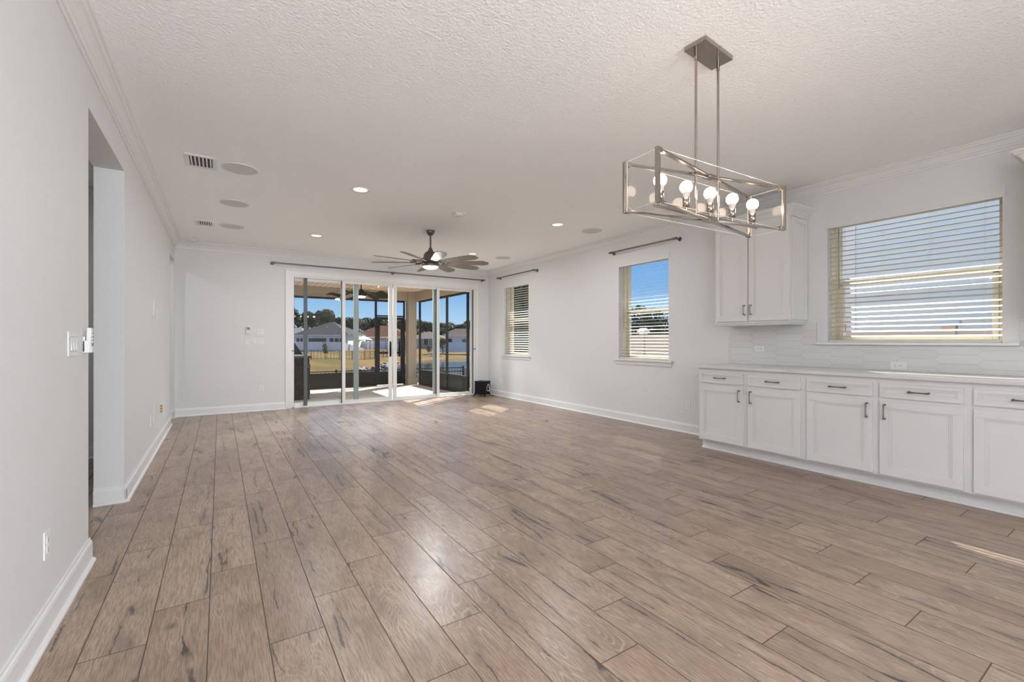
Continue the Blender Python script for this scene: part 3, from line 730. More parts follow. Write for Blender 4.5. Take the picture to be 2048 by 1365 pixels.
for p, q in (('A', 'D'), ('B', 'C')):
    m = MB(); a, b = corn[p], corn[q]
    m.bar(cp(*a, CT-bw/2), cp(*b, CT-bw/2), .020, bw*.6); m.bar(cp(*a, CB+bw/2), cp(*b, CB+bw/2), .020, bw*.6)
    d = (Vector(b)-Vector(a)).normalized()
    for g, sg in ((a, 1), (b, -1)):
        m.bar(cp(*g, CB), cp(*g, CT), .020, .020, tuple(ux*d.x+uy*d.y))
        for zz, s2 in ((CT, -1), (CB, 1)):
            g2 = Vector(g)+d*sg*.03; m.bar(cp(*g, zz+s2*.013), cp(*g2, zz+s2*.013), .021, .026)
    m.build('frame', 'nickel', ch, bevel=.001)
m = MB()
for zz in (CT-.012, CB+.010): m.bar(cp(-.035, 0, zz), cp(.035, 0, zz), .05, .014)
m.bar(cp(-.45, 0, CB+.028), cp(.45, 0, CB+.028), .014, .014); m.bar(cp(-.16, -.004, CT-.02), cp(.08, -.004, CT-.02), .012, .010)
m.build('centre_bar', 'nickel', ch, bevel=.001)
def acr(p, q, inset):
    m = MB(); t = .003; a, b = cp(*p, 0), cp(*q, 0); d = (b-a).normalized(); a, b = a+d*inset, b-d*inset
    z0_, z1_ = CB+.004, CT-.004; n = d.cross(Vector((0,0,1)))*t/2; e = .0022
    def slab(a_, b_, za, zb):
        m.add([a_-n+Vector((0,0,za)), b_-n+Vector((0,0,za)), b_+n+Vector((0,0,za)), a_+n+Vector((0,0,za)), a_-n+Vector((0,0,zb)), b_-n+Vector((0,0,zb)), b_+n+Vector((0,0,zb)), a_+n+Vector((0,0,zb))],
              [(3,2,1,0),(4,5,6,7),(0,1,5,4),(1,2,6,5),(2,3,7,6),(3,0,4,7)])
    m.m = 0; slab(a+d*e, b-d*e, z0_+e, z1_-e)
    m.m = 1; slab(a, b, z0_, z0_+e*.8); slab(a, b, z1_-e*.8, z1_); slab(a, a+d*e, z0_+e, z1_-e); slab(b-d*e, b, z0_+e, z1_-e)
    m.build('acrylic_panel', ['acrylic', 'acrylic_edge_glow'], ch)
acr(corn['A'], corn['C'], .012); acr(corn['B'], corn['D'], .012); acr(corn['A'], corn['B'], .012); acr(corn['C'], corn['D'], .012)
for k in range(5):
    s = -.405+k*.2025; o = cp(s, 0, 0)
    sk = MB().tube([o+Vector((0,0,CB+.03)), o+Vector((0,0,CB+.055))], .007, 10).lathe([(.001, CB+.052), (.0185, CB+.052), (.0185, CB+.106), (.016, CB+.106), (.001, CB+.102)], o, 20).build('socket', 'nickel', ch)
    MB().lathe([(.0155, CB+.103), (.016, CB+.122), (.0195, CB+.136)], o, 20).build('bulb_collar', 'bulb_base', sk)
    MB().lathe([(.0195, CB+.136)] + [(max(1e-4, .0335*math.cos(t_)), CB+.164+.0335*math.sin(t_)) for t_ in [R(-55+145*i_/9) for i_ in range(10)]], o, 20).build('bulb', 'bulb', sk)

# ================================================================== STOVE HEATER
ht = thing('stove_heater', 'small black stove shaped electric heater on short legs in the back corner', 'heater', (4.89, 8.705, 0), R(-60))
s = .127
MB().box(-s, s, -s, s, .055, .315).build('body', 'black', ht, False, .008)
MB().box(-s-.012, s+.012, -s-.012, s+.012, .315, .332).build('top_plate', 'black', ht, False, .006)
MB().box(-s-.008, s+.008, -s-.008, s+.008, .045, .058).build('base_plate', 'black', ht, False, .004)
for i in (-1, 1):
    for j in (-1, 1):
        MB().tube([(i*(s-.02), j*(s-.02), .05), (i*(s-.002), j*(s-.002), .03), (i*(s+.012), j*(s+.012), .006), (i*(s+.024), j*(s+.024), .005)], .012, 8, rs=[.018, .012, .010, .012]).build('leg', 'black', ht, False)
# the door front on the left face with a frame
MB().box(-s-.006, -s, -.1, .1, .08, .29).build('front_door', 'black', ht, False, .004)
m = MB(); pts = []
for k in range(40):
    t = k/39*2*math.pi*1.6; pts.append((s+.006+.004*math.sin(3*t), .02+.055*math.sin(t)+.02*math.cos(2.3*t), .19+.075*math.cos(t)))
pts += [(s+.02, .07, .10), (s+.03, .09, .03), (s+.05, .10, .008), (s+.075, .085, .006)]
m.tube(pts, .0045, 6); m.build('power_cord', 'cord', ht, False)
MB().box(s+.07, s+.10, .07, .095, .001, .022).build('plug', 'black', ht, False, .003)

# ================================================================== LANAI
LZ = -.02; YB, XB = 12.45, 4.78
struct(box(-3.6, XB+.25, D+.2, YB+.25, -.25, LZ).build('porch_floor', 'concrete'), 'pale concrete porch floor beyond the sliding door', 'floor')
m = MB()
for yy in (10.55,): m.box(-3.6, XB, yy, yy+.008, LZ, LZ+.0015)
for xx in (2.2,): m.box(xx, xx+.008, D+.2, YB, LZ, LZ+.0015)
struct(m.build('porch_joint', 'grey_slot'), 'dark control joints in the porch concrete', 'joint')
struct(box(-3.6, XB+.6, D+.2, YB+.6, 2.62, 2.75).build('porch_ceiling', 'soffit'), 'tan boarded porch ceiling', 'ceiling')
m = MB()
for k in range(60):
    xx = -3.0+k*.135
    if xx < XB-.1: m.box(xx, xx+.008, D+.2, YB-.1, 2.616, 2.621)
struct(m.build('porch_ceiling_grooves', 'tan_ext'), 'board joints in the tan porch ceiling', 'trim')
m = MB().box(-3.6, XB+.12, YB-.12, YB+.14, 2.365, 2.62).box(XB-.12, XB+.14, D+.2, YB-.12, 2.365, 2.62)
struct(m.build('porch_beam', 'stucco'), 'tan stucco beam round the porch roof', 'beam')
m = MB().box(4.47, 4.71, 12.22, 12.46, LZ, 2.62).box(4.445, 4.735, 12.195, 12.485, LZ, .15)
struct(m.build('porch_column', 'stucco', bevel=.004), 'tan stucco corner column of the porch', 'column')
struct(box(-3.75, -3.6, D+.2, YB+.2, -.2, 2.7).build('wall_porch', 'stucco'), 'stucco end wall of the porch', 'wall')
# screen enclosure, back side
pb = .05
sc = thing('screen_wall', 'dark bronze screen wall along the back of the porch', 'screen wall', (1., YB, LZ), 0., 'porch screen walls')
m = MB().box(-3.6, 4.44, YB-.025, YB+.025, 2.315, 2.365); m.build('header', 'bronze', sc)
for xx in (-3.58, -1.9, -.25, 1.38, 3.59):
    box(xx, xx+pb, YB-.025, YB+.025, LZ, 2.315).build('post', 'bronze', sc)
box(-3.6, 3.59, YB-.025, YB+.025, .335, .38).build('chair_rail', 'bronze', sc)
box(-3.6, 3.59, YB-.025, YB+.025, LZ, .03).build('sill_rail', 'bronze', sc)
box(-3.6, 3.59, YB-.004, YB+.004, .03, .335).build('kick_plate', 'kick', sc)
box(-3.55, 3.59, YB-.0006, YB+.0006, .38, 2.315).build('screen', 'screen', sc)
box(3.64, 4.40, YB-.0006, YB+.0006, 1.94, 2.315).build('screen', 'screen', sc)
box(3.59, 4.44, YB-.025, YB+.025, 1.90, 1.94).build('door_header', 'bronze', sc)
box(4.40, 4.44, YB-.025, YB+.025, LZ, 2.315).build('post', 'bronze', sc)
sdr = thing('screen_door', 'dark bronze screen door beside the porch column', 'door', (4.02, YB, LZ))
x0, x1 = 3.645, 4.395
m = MB().box(x0, x0+.075, YB-.02, YB+.02, 0, 1.89).box(x1-.075, x1, YB-.02, YB+.02, 0, 1.89).box(x0+.075, x1-.075, YB-.02, YB+.02, 1.815, 1.89).box(x0+.075, x1-.075, YB-.02, YB+.02, .30, .37).box(x0+.075, x1-.075, YB-.02, YB+.02, 0, .06)
m.build('door_frame', 'bronze', sdr)
box(x0+.075, x1-.075, YB-.02, YB+.02, .86, .92).build('push_bar', 'bronze', sdr); box(x0+.07, x1-.07, YB-.004, YB+.004, .06, .30).build('kick_plate', 'kick', sdr)
box(x0+.075, x1-.075, YB-.0006, YB+.0006, .92, 1.815).build('screen', 'screen', sdr)
sr = thing('screen_wall', 'dark bronze screen wall along the right side of the porch', 'screen wall', (XB, 10.8, LZ), 0., 'porch screen walls')
box(XB-.025, XB+.025, D+.2, 12.2, 2.315, 2.365).build('header', 'bronze', sr)
for yy in (D+.21, 10.30, 12.13): box(XB-.025, XB+.025, yy, yy+pb, LZ, 2.315).build('post', 'bronze', sr)
box(XB-.025, XB+.025, D+.2, 12.2, .365, .41).build('chair_rail', 'bronze', sr); box(XB-.025, XB+.025, D+.2, 12.2, LZ, .03).build('sill_rail', 'bronze', sr)
box(XB-.004, XB+.004, D+.2, 12.2, .03, .365).build('kick_plate', 'kick', sr); box(XB-.0006, XB+.0006, D+.2, 12.2, .41, 2.315).build('screen', 'screen', sr)
# lamps added above the door, out of view, to brighten the floor inside
for x, q in ((1.6, 'left'), (2.45, 'middle'), (3.3, 'right')):
    root = thing('porch_fill_downlight', 'added unseen fill lamp just outside the sliding door, the %s one' % q, 'ceiling light', (x, 9.42, 2.615), 0., 'added porch fill lamps')
    MB().lathe([(.085, 0), (.085, -.006), (.070, -.008), (.066, 0.)], (x, 9.42, 2.615), 28).build('trim_ring', 'plastic', root)
    MB().lathe([(.0001, -.003), (.067, -.003)], (x, 9.42, 2.615), 28).build('lens', 'can_lens', root)
    d = bpy.data.lights.new('porch_fill_lamp', 'AREA'); d.shape = 'DISK'; d.size = .12; d.energy = 34; d.color = (.93, .97, 1.); d.spread = R(115)
    o = bpy.data.objects.new('porch_fill_lamp', d); COL.objects.link(o); o.parent = root; o.location = (0, 0, -.02); o.rotation_euler = (R(-42), 0, 0)
# outdoor fan
of = thing('porch_fan', 'dark palm leaf bladed porch ceiling fan seen through the sliding door', 'ceiling fan', (2.78, 10.75, 2.62))
OX, OY = 2.78, 10.75
MB().lathe([(.001, 2.62), (.06, 2.62), (.05, 2.58), (.015, 2.57)], (OX, OY, 0), 20).build('canopy', 'fan_dark', of)
MB().tube([(OX, OY, 2.6), (OX, OY, 2.40)], .013, 10).build('downrod', 'fan_dark', of)
MB().lathe([(.014, 2.45), (.04, 2.42), (.09, 2.39), (.12, 2.34), (.12, 2.30), (.10, 2.27), (.001, 2.26)], (OX, OY, 0), 24).build('motor_housing', 'fan_dark', of)
MB().lathe([(.095, 2.268), (.09, 2.25), (.05, 2.235), (.0001, 2.232)], (OX, OY, 0), 24).build('light_lens', 'lan_light', of)
for k in range(5):
    c = R(18+72*k); ca, sa = math.cos(c), math.sin(c); m = MB(); vs = []; n = 11
    for i in range(n):
        t = i/(n-1); r = .10+.66*t; w = (.05+.23*math.sin(math.pi*min(1, t*.62+.12)))*(1+.10*math.cos(t*22)); w *= (1 if t < .93 else .5); dz = .03*math.sin(t*9)-.05*t
        for s_ in (-w/2, w/2):
            vs += [(OX+ca*r-sa*s_, OY+sa*r+ca*s_, 2.33+dz-s_*.30+.004), (OX+ca*r-sa*s_, OY+sa*r+ca*s_, 2.33+dz-s_*.30-.004)]
    fs = []
    for i in range(n-1):
        a = i*4; b = a+4; fs += [(a, a+2, b+2, b), (a+1, b+1, b+3, a+3), (a, b, b+1, a+1), (a+2, a+3, b+3, b+2)]
    fs += [(0,1,3,2), tuple((n-1)*4+q for q in (0,2,3,1))]
    m.add(vs, fs); m.build('blade', 'fan_dark', of)
# outdoor kitchen
ok = thing('outdoor_kitchen', 'dark stacked stone grill island with black top on the porch', 'counter', (1.2, 11.2, LZ))
x0, x1, y0, y1 = .55, 1.585, 10.30, 12.28
m = MB().box(x0, x1, y0, y1, LZ, .86); rnd = random.Random(5)
for row in range(8):
    zz = LZ+.003+row*.107; xx = x0
    while xx < x1-.02:
        w = min(x1-xx, rnd.uniform(.14, .34)); m.box(xx+.003, xx+w-.003, y0-rnd.uniform(.008, .026), y0, zz, zz+.101); xx += w
    yy = y0
    while yy < y1-.02:
        w = min(y1-yy, rnd.uniform(.14, .34)); m.box(x1, x1+rnd.uniform(.006, .022), yy+.003, yy+w-.003, zz, zz+.101); yy += w
m.build('stone_base', 'stone', ok, bevel=.004)
box(x0-.04, x1+.045, y0-.045, y1+.02, .86, .90).build('stone_top', 'stonetop', ok, bevel=.004)
gr = thing('grill', 'black hooded gas grill on the dark stone island', 'grill', (1.22, 10.9, .9))
MB().prism([(-.30, .03), (.24, .03), (.06, .31), (-.30, .31)], (1.255, 10.52, .90), (1,0,0), z, (0,1,0), .78).build('hood', 'grill', gr, bevel=.015)
box(.90, 1.515, 10.50, 11.32, .9005, .932).build('grill_tray', 'steel', gr, bevel=.003)
MB().tube([(1.45, 10.58, 1.00), (1.50, 10.58, 1.01), (1.50, 11.24, 1.01), (1.45, 11.24, 1.00)], .011, 8).build('hood_handle', 'steel', gr)
sb = thing('side_burner', 'small white box with dark lid at the end of the grill island', 'burner', (1.50, 10.45, .9))
box(1.545, 1.60, 10.52, 10.66, .9005, .965).build('body', 'white_ext', sb, bevel=.004); box(1.54, 1.605, 10.51, 10.67, .965, .982).build('lid', 'black', sb, bevel=.004)

# ================================================================== GROUND, POND
FWD = Vector((math.sin(YAW), math.cos(YAW), 0)); RGT = Vector((math.cos(YAW), -math.sin(YAW), 0))
def wp(px, d): return FWD*d + RGT*(d*(px-1024)/FPX)
POND = [(12.4, 52.7), (15.6, 56.2), (20, 59.9), (28.3, 72.7), (34.1, 78.9), (43, 80.6), (57, 73.1), (60, 50), (26, 24), (12, 26), (9.5, 40)]
def pond_dist(x, y):
    ins = False; best = 1e9; n = len(POND)
    for i in range(n):
        (ax, ay), (bx, by) = POND[i], POND[(i+1) % n]
        if (ay > y) != (by > y) and x < (bx-ax)*(y-ay)/(by-ay)+ax: ins = not ins
        dx, dy = bx-ax, by-ay; t = max(0, min(1, ((x-ax)*dx+(y-ay)*dy)/(dx*dx+dy*dy)))
        best = min(best, math.hypot(x-ax-t*dx, y-ay-t*dy))
    return -best if ins else best
def ground_z(x, y):
    d = pond_dist(x, y); far = min(1, max(0, (y-14)/8))
    nearz = -.28-.75*min(1, max(0, (y-12.9)/3.)) if x < 7.5 or y > 12 else -.35
    if d <= 0: zz = -2.2-min(.8, -d*.25)
    else: zz = -2.2+min(1.55, d*.105)+.06*math.sin(x*.7)*math.cos(y*.5)
    t = min(1, max(0, (math.hypot(max(0, x-3), max(0, y-8))-8)/12))
    return nearz*(1-t)+zz*t
m = MB(); xs = [-60+i*4 for i in range(12)] + [-12+i*1.5 for i in range(60)] + [78+i*6 for i in range(14)]
ysg = [-20+i*3 for i in range(9)] + [7+i*1.5 for i in range(64)] + [103+i*6 for i in range(14)]
vs = [(x, y, ground_z(x, y)) for y in ysg for x in xs]; nx = len(xs)
fs = []
for j in range(len(ysg)-1):
    for i in range(nx-1):
        x_, y_ = xs[i], ysg[j]
        if -2.5 < x_ < 3.6 and -4.8 < y_ < 10.8: continue
        fs.append((j*nx+i, j*nx+i+1, (j+1)*nx+i+1, (j+1)*nx+i))
m.add(vs, fs, True)
struct(m.build('ground', 'grass'), 'dry golden winter lawn sloping to the pond', 'ground')
m = MB(); m.add([(x, y, -2.2) for x, y in POND], [tuple(range(len(POND)))])
# enlarge a little under the bank
m = MB(); m.add([(-2, 18, -2.2), (75, 18, -2.2), (75, 95, -2.2), (-2, 95, -2.2)], [(0, 1, 2, 3)])
struct(m.build('pond_water', 'water'), 'blue grey pond behind the porch', 'pond')

# ------------------------------------------------------------------ fences
def picket_fence(label, a, b, h, n, gap=.11, zf=None, post=2.0):
    a, b = Vector(a), Vector(b); root = thing('metal_fence', label, 'fence', tuple((a+b)/2), 0., 'black metal fences'); ln = (b-a).length
    zf = zf or (lambda p: ground_z(p.x, p.y))
    P = lambda t, hh: (lambda p: Vector((p.x, p.y, zf(p)+hh)))(a.lerp(b, t))
    m = MB(); k = max(2, int(ln/2)); 
    for hh in (.15, h-.14, h):
        for i in range(k): m.bar(P(i/k, hh), P((i+1)/k, hh), .03, .035)
    m.build('rail', 'fence_b', root)
    m = MB(); q = int(ln/gap)
    for i in range(1, q): m.bar(P(i/q, .06), P(i/q, h+.0), .014 if gap < .2 else .03, .014 if gap < .2 else .03)
    m.build('pickets', 'fence_b', root)
    q = max(1, int(ln/post))
    for i in range(q+1): MB().bar(P(i/q, -.1), P(i/q, h+.06), .06, .06).build('post', 'fence_b', root)
picket_fence('black metal picket fence just beyond the porch screen', (-6, 16.2, 0), (7.9, 15.6, 0), 1.22, 0, .115, lambda p: -1.02)
picket_fence('black metal fence across the lawn left of the pond', tuple(wp(560, 55)), tuple(wp(728, 66)), 1.2, 0, .5)
picket_fence('farther black metal fence behind the pond rocks', tuple(wp(730, 67)), tuple(wp(830, 96)), 1.3, 0, .5)
def vinyl_fence(label, pts, zb, zt, mt, group, caps=False):
    root = thing('vinyl_fence', label, 'fence', (pts[0][0], pts[0][1], zb[0]), 0., group)
    for i in range(len(pts)-1):
        a, b = Vector((*pts[i][:2], 0)), Vector((*pts[i+1][:2], 0)); q = max(1, int((b-a).length/2.2)); d = (b-a).normalized(); nrm = Vector((-d.y, d.x, 0))*.02
        m = MB(); m.add([a-nrm+Vector((0,0,zb[i])), b-nrm+Vector((0,0,zb[i+1])), b+nrm+Vector((0,0,zb[i+1])), a+nrm+Vector((0,0,zb[i])),
                         a-nrm+Vector((0,0,zt[i])), b-nrm+Vector((0,0,zt[i+1])), b+nrm+Vector((0,0,zt[i+1])), a+nrm+Vector((0,0,zt[i]))], [(3,2,1,0),(4,5,6,7),(0,1,5,4),(1,2,6,5),(2,3,7,6),(3,0,4,7)])
        m.build('panel', mt, root)
        for k in range(q+1):
            p = a.lerp(b, k/q); t = k/q; z0_, z1_ = zb[i]+(zb[i+1]-zb[i])*t-.1, zt[i]+(zt[i+1]-zt[i])*t+.06
            po = MB().box(p.x-.065, p.x+.065, p.y-.065, p.y+.065, z0_, z1_).build('post', mt, root)
            if caps:
                MB().prism([(-.10, 0), (.10, 0), (.10, .02), (.0, .09), (-.10, .02)], (p.x, p.y-.10, z1_), (1,0,0), z, (0,1,0), .20).build('post_cap', 'white_ext', po)
vinyl_fence('white vinyl fence in front of the grey roofed house', [wp(570, 77), wp(684, 85), wp(729, 92)], [-.75, -.8, -1.9], [1.12, 1.02, -.35], 'fence_w', 'far white vinyl fences')
vinyl_fence('white vinyl fence in front of the brown roofed houses', [wp(705, 100), wp(772, 102), wp(800, 96)], [-.8, -.9, -1.6], [1.2, 1.2, .3], 'fence_w', 'far white vinyl fences')
vinyl_fence('shaded white vinyl fence across the pond', [wp(868, 94), wp(935, 97), wp(1000, 97)], [-1.2, -1.2, -1.2], [.95, .95, .95], 'fence_w', 'far white vinyl fences')
vinyl_fence('tan vinyl fence beside the house outside the right windows', [(8., -5.81), (8., 9.39)], [-.5, -.5], [1.36, 1.36], 'fence_t', 'tan vinyl fences', True)
vinyl_fence('low tan vinyl fence panels stepping down to the pond', [(8.05, 11.2), (8.05, 15.6)], [-1., -1.1], [.35, .12], 'fence_t', 'tan vinyl fences')

# ------------------------------------------------------------------ houses
def house(label, px, d, w, dep, wallh, roofh, wall, roof, zb=-.7, yaw=0., wins=5, spans=None):
    c = wp(px, d); root = thing('house', label, 'house', (c.x, c.y, zb), -YAW+yaw, 'houses across the pond')
    MB().box(-w/2, w/2, 0, dep, -.3, wallh).build('walls', wall, root, False)
    ov = .45; a, b = w/2+ov, dep+ov; e = wallh; rr = min(w, dep)/2+ov
    if w >= dep: rdg = [(-a+rr*.95, dep/2), (a-rr*.95, dep/2)]
    else: rdg = [(0, -ov+rr), (0, b-rr)]
    vs = [(-a, -ov, e), (a, -ov, e), (a, b, e), (-a, b, e), (*rdg[0], e+roofh), (*rdg[1], e+roofh)]
    fs = [(0, 1, 5, 4), (1, 2, 5), (2, 3, 4, 5), (3, 0, 4), (3, 2, 1, 0)] if w >= dep else [(0, 1, 4), (1, 2, 5, 4), (2, 3, 5), (3, 0, 4, 5), (3, 2, 1, 0)]
    MB().add(vs, fs).build('roof', roof, root, False)
    MB().box(-a, a, -ov-.04, -ov, e-.16, e+.04).build('fascia', 'white_ext', root, False)
    for t0, t1 in spans or [((i+.5)/wins-.55/w, (i+.5)/wins+.55/w) for i in range(wins)]:
        xa, xb = -w/2+w*t0, -w/2+w*t1
        f = MB().box(xa-.1, xb+.1, -.05, 0.02, .85, 2.55).build('window', 'white_ext', root, False)
        MB().box(xa, xb, -.07, -.04, .9, 2.48).build('pane', 'glass_dark', f, False)
    for i in range(3):
        xx = (-.25+.25*i)*w; MB().box(xx-.12, xx+.12, dep*.28-.12, dep*.28+.12, e+roofh*.45, e+roofh*.62).build('roof_vent', 'white_ext', root, False)
    return root
house('low house with dark grey hip roof at the left of the view', 642, 92, 11., 11, 3.15, 2.9, 'white_ext', 'roof_grey', spans=[(.05,.10),(.12,.16),(.27,.60),(.66,.735),(.755,.83),(.85,.925)])
house('pale roofed house wing at the far left behind the grill', 578, 107, 9., 7, 3.0, 2.2, 'white_ext', 'roof_pale', wins=2)
house('long house with brown hip roof in the middle of the view', 756, 108, 13.5, 11, 2.9, 2.9, 'tan_ext', 'roof_brown', wins=5)
house('small brown roofed house between grey and brown roofs', 696, 124, 7., 9, 2.6, 2.2, 'white_ext', 'roof_brown', wins=2)
house('brown roofed house seen beside the porch column', 812, 123, 5.5, 6, 2.5, 2.3, 'white_ext', 'roof_brown', wins=2)
house('tan house with low taupe roof across the pond', 852, 108, 8., 8, 2.6, 1.7, 'tan_ext', 'roof_taupe', wins=3)
house('two floor white house right of the yellow tree', 928, 116, 11., 6, 3.2, 2.0, 'white_ext', 'roof_taupe', wins=3)
gz = wp(727, 98); g = thing('gazebo', 'small white gazebo roof in front of the brown roofed house', 'gazebo', (gz.x, gz.y, -.7), -YAW)
MB().add([(-1.5,-1.5,2.2),(1.5,-1.5,2.2),(1.5,1.5,2.2),(-1.5,1.5,2.2),(0,0,3.1)], [(0,1,4),(1,2,4),(2,3,4),(3,0,4),(3,2,1,0)]).build('roof', 'white_ext', g, False)
for i in (-1, 1):
    for j in (-1, 1): MB().box(i*1.35-.08, i*1.35+.08, j*1.35-.08, j*1.35+.08, -.2, 2.2).build('post', 'white_ext', g, False)
house('white two storey house far off beyond the neighbour, left in the wide window', 1668, 18, 3.6, 5, 7.6, 1.5, 'white_ext', 'roof_taupe', zb=-.6, yaw=-.35, spans=[(.55,.75)])
# neighbour beside the house
nb = thing('neighbour_house', 'blue grey sided neighbour house filling the wide window view', 'house', (10.6, -1., -.5))
m = MB().box(10.6, 18, -9, 3.86, -.6, 6.3); m.build('walls', 'siding', nb)
m = MB()
for k in range(44): zz = -.4+k*.15; m.prism([(0,0),(-.022,0),(-.004,.15),(0,.15)], (10.6, -9, zz), (1,0,0), z, (0,1,0), 12.86)
m.build('lap_siding', 'siding', nb)
MB().box(10.565, 10.75, 3.74, 3.90, -.6, 6.3).build('corner_board', 'white_ext', nb)
MB().prism([(-.5, 0), (8., 0), (3.7, 2.4)], (10.6, -9.4, 6.3), (1,0,0), z, (0,1,0), 13.3).build('roof', 'roof_taupe', nb)
f = MB().box(10.55, 10.6, -.6, .8, 1.2, 2.9).build('window', 'white_ext', nb); box(10.54, 10.56, -.5, .7, 1.3, 2.8).build('pane', 'glass_dark', f)
# own eave over the right wall
struct(MB().box(W+WT, W+WT+.42, FR-.2, D+.2, 2.60, 2.70).build('eave_right', 'white_ext'), 'roof eave over the right windows', 'eave')

# ------------------------------------------------------------------ trees
def foliage(seed, rx, rz, n, leaf, lob=7):
    rnd = random.Random(seed); m = MB(); lobes = []
    for i in range(lob):
        a = rnd.uniform(0, 6.28); t = rnd.uniform(.0, .62); lobes.append((math.cos(a)*rx*t, math.sin(a)*rx*t, rz*rnd.uniform(-.5, .55), rnd.uniform(.38, .58)))
    for i in range(n):
        lx, ly, lz, s = rnd.choice(lobes)
        v = Vector((rnd.gauss(0,1), rnd.gauss(0,1), rnd.gauss(0,1))).normalized()*(rnd.uniform(.55, 1.)**.5)
        c = Vector((lx+v.x*rx*s, ly+v.y*rx*s, lz+v.z*rz*s*.8))
        nrm = (v+Vector((rnd.uniform(-.6,.6), rnd.uniform(-.6,.6), rnd.uniform(-.3,.8)))).normalized()
        x = nrm.orthogonal().normalized(); y = nrm.cross(x); q = rnd.uniform(.6, 1.3)*leaf
        m.add([c+x*q, c+y*q*.7, c-x*q*.9, c-y*q*.75], [(0,1,2,3)])
    return m
protos = {}
def tree(name, label, cat, pos, rx, rz, trunk, lm, seed, n=420, leaf=.45, group='trees along the far tree line', zb=None):
    key = (seed, lm); zb = ground_z(pos.x, pos.y) if zb is None else zb
    root = thing(name, label, cat, (pos.x, pos.y, zb), random.uniform(0, 6.28), group)
    if key not in protos:
        o = foliage(seed, 1., 1., n, leaf).build('crown', lm, root, False); protos[key] = o.data
    else:
        o = bpy.data.objects.new('crown', protos[key]); COL.objects.link(o); o.parent = root
    o.scale = (rx, rx, rz); o.location = (0, 0, trunk+rz*.75)
    if ('t',) not in protos:
        t = MB().tube([(0,0,-.05), (.01,.01,.5), (0,.02,1.)], .05, 7, rs=[.06, .045, .02]).build('trunk', 'bark', root, False); protos[('t',)] = t.data
    else:
        t = bpy.data.objects.new('trunk', protos[('t',)]); COL.objects.link(t); t.parent = root
    t.scale = (rx*1.2, rx*1.2, trunk+rz*.9)
    return root
rnd = random.Random(11)
LF = .085
# (px, y of the tree top, depth, crown radius, material)
TL = [(586,612,118,4.5,'leaf_dark'), (606,628,120,4.2,'leaf_mid'), (622,622,122,4.4,'leaf_dark'), (637,612,118,5.2,'leaf_dark'), (650,618,120,4.2,'leaf_mid'), (661,622,117,3.8,'leaf_dark'),
      (674,634,126,4.4,'leaf_mid'), (690,630,130,3.6,'leaf_mid'), (702,633,128,4.0,'leaf_brown'), (714,636,130,4.2,'leaf_mid'), (728,634,132,4.2,'leaf_mid'), (742,638,130,4.2,'leaf_brown'), (757,635,134,4.4,'leaf_mid'),
      (772,637,132,4.2,'leaf_dark'), (788,636,134,4.4,'leaf_mid'), (803,634,132,4.4,'leaf_mid'), (822,638,134,4.2,'leaf_brown'), (838,640,130,4.4,'leaf_mid'), (853,642,124,4.6,'leaf_dark'), (868,640,126,5.0,'leaf_mid'),
      (884,644,130,4.4,'leaf_mid'), (901,645,126,4.4,'leaf_dark'), (915,648,128,4.4,'leaf_dark'), (930,644,126,4.6,'leaf_dark'), (948,640,124,4.6,'leaf_mid'), (970,640,124,5,'leaf_dark'), (995,638,124,5,'leaf_mid')]
WORD = {'leaf_dark': 'dark pine', 'leaf_mid': 'olive green tree', 'leaf_brown': 'bare brownish tree'}
WHERE = ['left of the porch post', 'over the grey roof', 'behind the brown roofs', 'right of the column']
for i, (px, yt, d, rx, lm) in enumerate(TL):
    d = 134+(i*7 % 4)*9; rx *= .84; p = wp(px, d); zb = -.7; ht_ = 1.22+(682.8-yt)*d/FPX-zb; rz = ht_*.40
    lab = 'far %s in the tree line, %s from its left end' % (WORD[lm], ['first','second','third','fourth','fifth','sixth','seventh','eighth','ninth','tenth','eleventh','twelfth','thirteenth','fourteenth','fifteenth','sixteenth','seventeenth','eighteenth','nineteenth','twentieth','twenty-first','twenty-second','twenty-third','twenty-fourth','twenty-fifth','twenty-sixth','twenty-seventh'][i])
    tree('tree', lab, 'tree', p, rx, rz, ht_-rz*1.68, lm, i % 4+20, 1500, LF*.95, zb=zb)
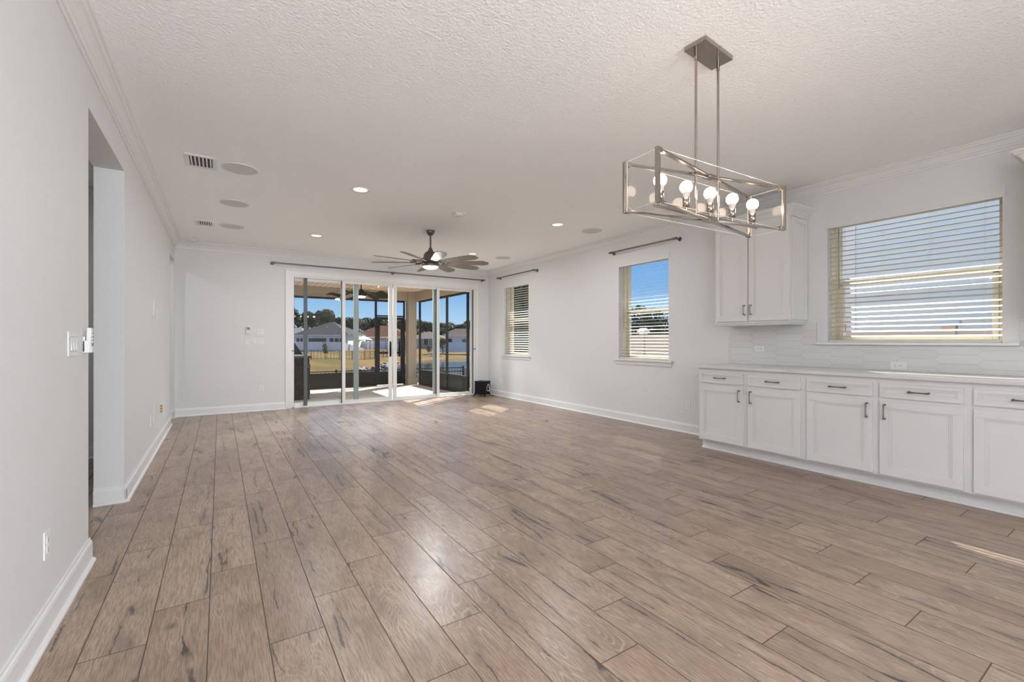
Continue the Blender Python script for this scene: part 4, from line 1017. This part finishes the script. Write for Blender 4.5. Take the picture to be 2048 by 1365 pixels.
# low undergrowth that closes the tree line
m = MB()
for i, px in enumerate(range(585, 1015, 18)):
    p = wp(px+rnd.uniform(-5, 5), 131+rnd.uniform(-2, 2)); q = foliage(40+i, 3.9, rnd.uniform(2.6, 3.6), 700, LF*4.6)
    m.add([(v[0]+p.x, v[1]+p.y, v[2]+2.2) for v in q.v], q.f)
tag(m.build('undergrowth', 'leaf_mid'), 'dense undergrowth closing the foot of the far tree line', 'undergrowth', None, 'stuff')
p = wp(650, 72); tree('conifer', 'young yellow green conifer on the lawn by the white fence', 'tree', p, .62, 1.25, .1, 'leaf_gold', 60, 900, LF*.9, 'small garden trees', zb=-.95)
p = wp(886, 92); tree('garden_tree', 'yellow green small tree left of the two floor white house', 'tree', p, 1.5, 1.7, .7, 'leaf_gold', 61, 900, LF*.9, 'small garden trees', zb=-1.2)
p = wp(857, 92); tree('shrub', 'round brownish shrub across the pond under the taupe roof', 'shrub', p, .9, .9, .05, 'leaf_brown', 62, 700, LF*.9, 'small garden trees', zb=-1.2)
# beside the house
tree('yard_tree', 'dense dark tree outside the window nearest the corner', 'tree', Vector((10.4, 16.1, 0)), 1.35, 2.9, .2, 'leaf_dark', 63, 2600, .055, 'side yard trees', zb=-1.)
tree('yard_tree', 'bushy dark tree right behind the one outside the corner window', 'tree', Vector((12.2, 16.6, 0)), 1.7, 3.4, .3, 'leaf_mid', 64, 2600, .055, 'side yard trees', zb=-1.)
for i, (px, d, h_) in enumerate(((1215, 42, 4.2), (1262, 40, 3.9), (1310, 43, 4.1), (1352, 40, 4.3), (1400, 42, 4.4))):
    tree('yard_tree', 'dark hedge tree behind the tan fence, %s from the left in the middle window' % ['first', 'second', 'third', 'fourth', 'fifth'][i], 'tree', wp(px, d), 2.0, h_*.80, .05, 'leaf_dark' if i % 2 else 'leaf_mid', 65+i % 2, 2600, .055, 'side yard trees', zb=-.6)

# ------------------------------------------------------------------ rocks on the bank
rnd = random.Random(9)
for i in range(26):
    px = rnd.uniform(706, 802); yv = 744-(px-706)*.135+rnd.uniform(-5, 1); d = (1.22+2.1)*FPX/(yv-682.8); p = wp(px, d); r = rnd.uniform(.16, .42)
    bm = bmesh.new(); bmesh.ops.create_icosphere(bm, subdivisions=2, radius=r)
    q = Vector((rnd.uniform(0, 9), rnd.uniform(0, 9), rnd.uniform(0, 9)))
    for v in bm.verts: v.co = Vector((v.co.x*1.2, v.co.y, v.co.z*.7))*(1+.28*math.sin(v.co.x*7/r*.6+q.x)*math.cos(v.co.y*6/r*.6+q.y))
    me = bpy.data.meshes.new('bank_rock'); bm.to_mesh(me); bm.free(); me.materials.append(M['rock'])
    o = bpy.data.objects.new('bank_rock', me); COL.objects.link(o); o.location = (p.x, p.y, max(-2.15, ground_z(p.x, p.y))+r*.2)
    tag(o, 'pale rock in the riprap along the left edge of the pond', 'rock', 'riprap rocks by the pond')
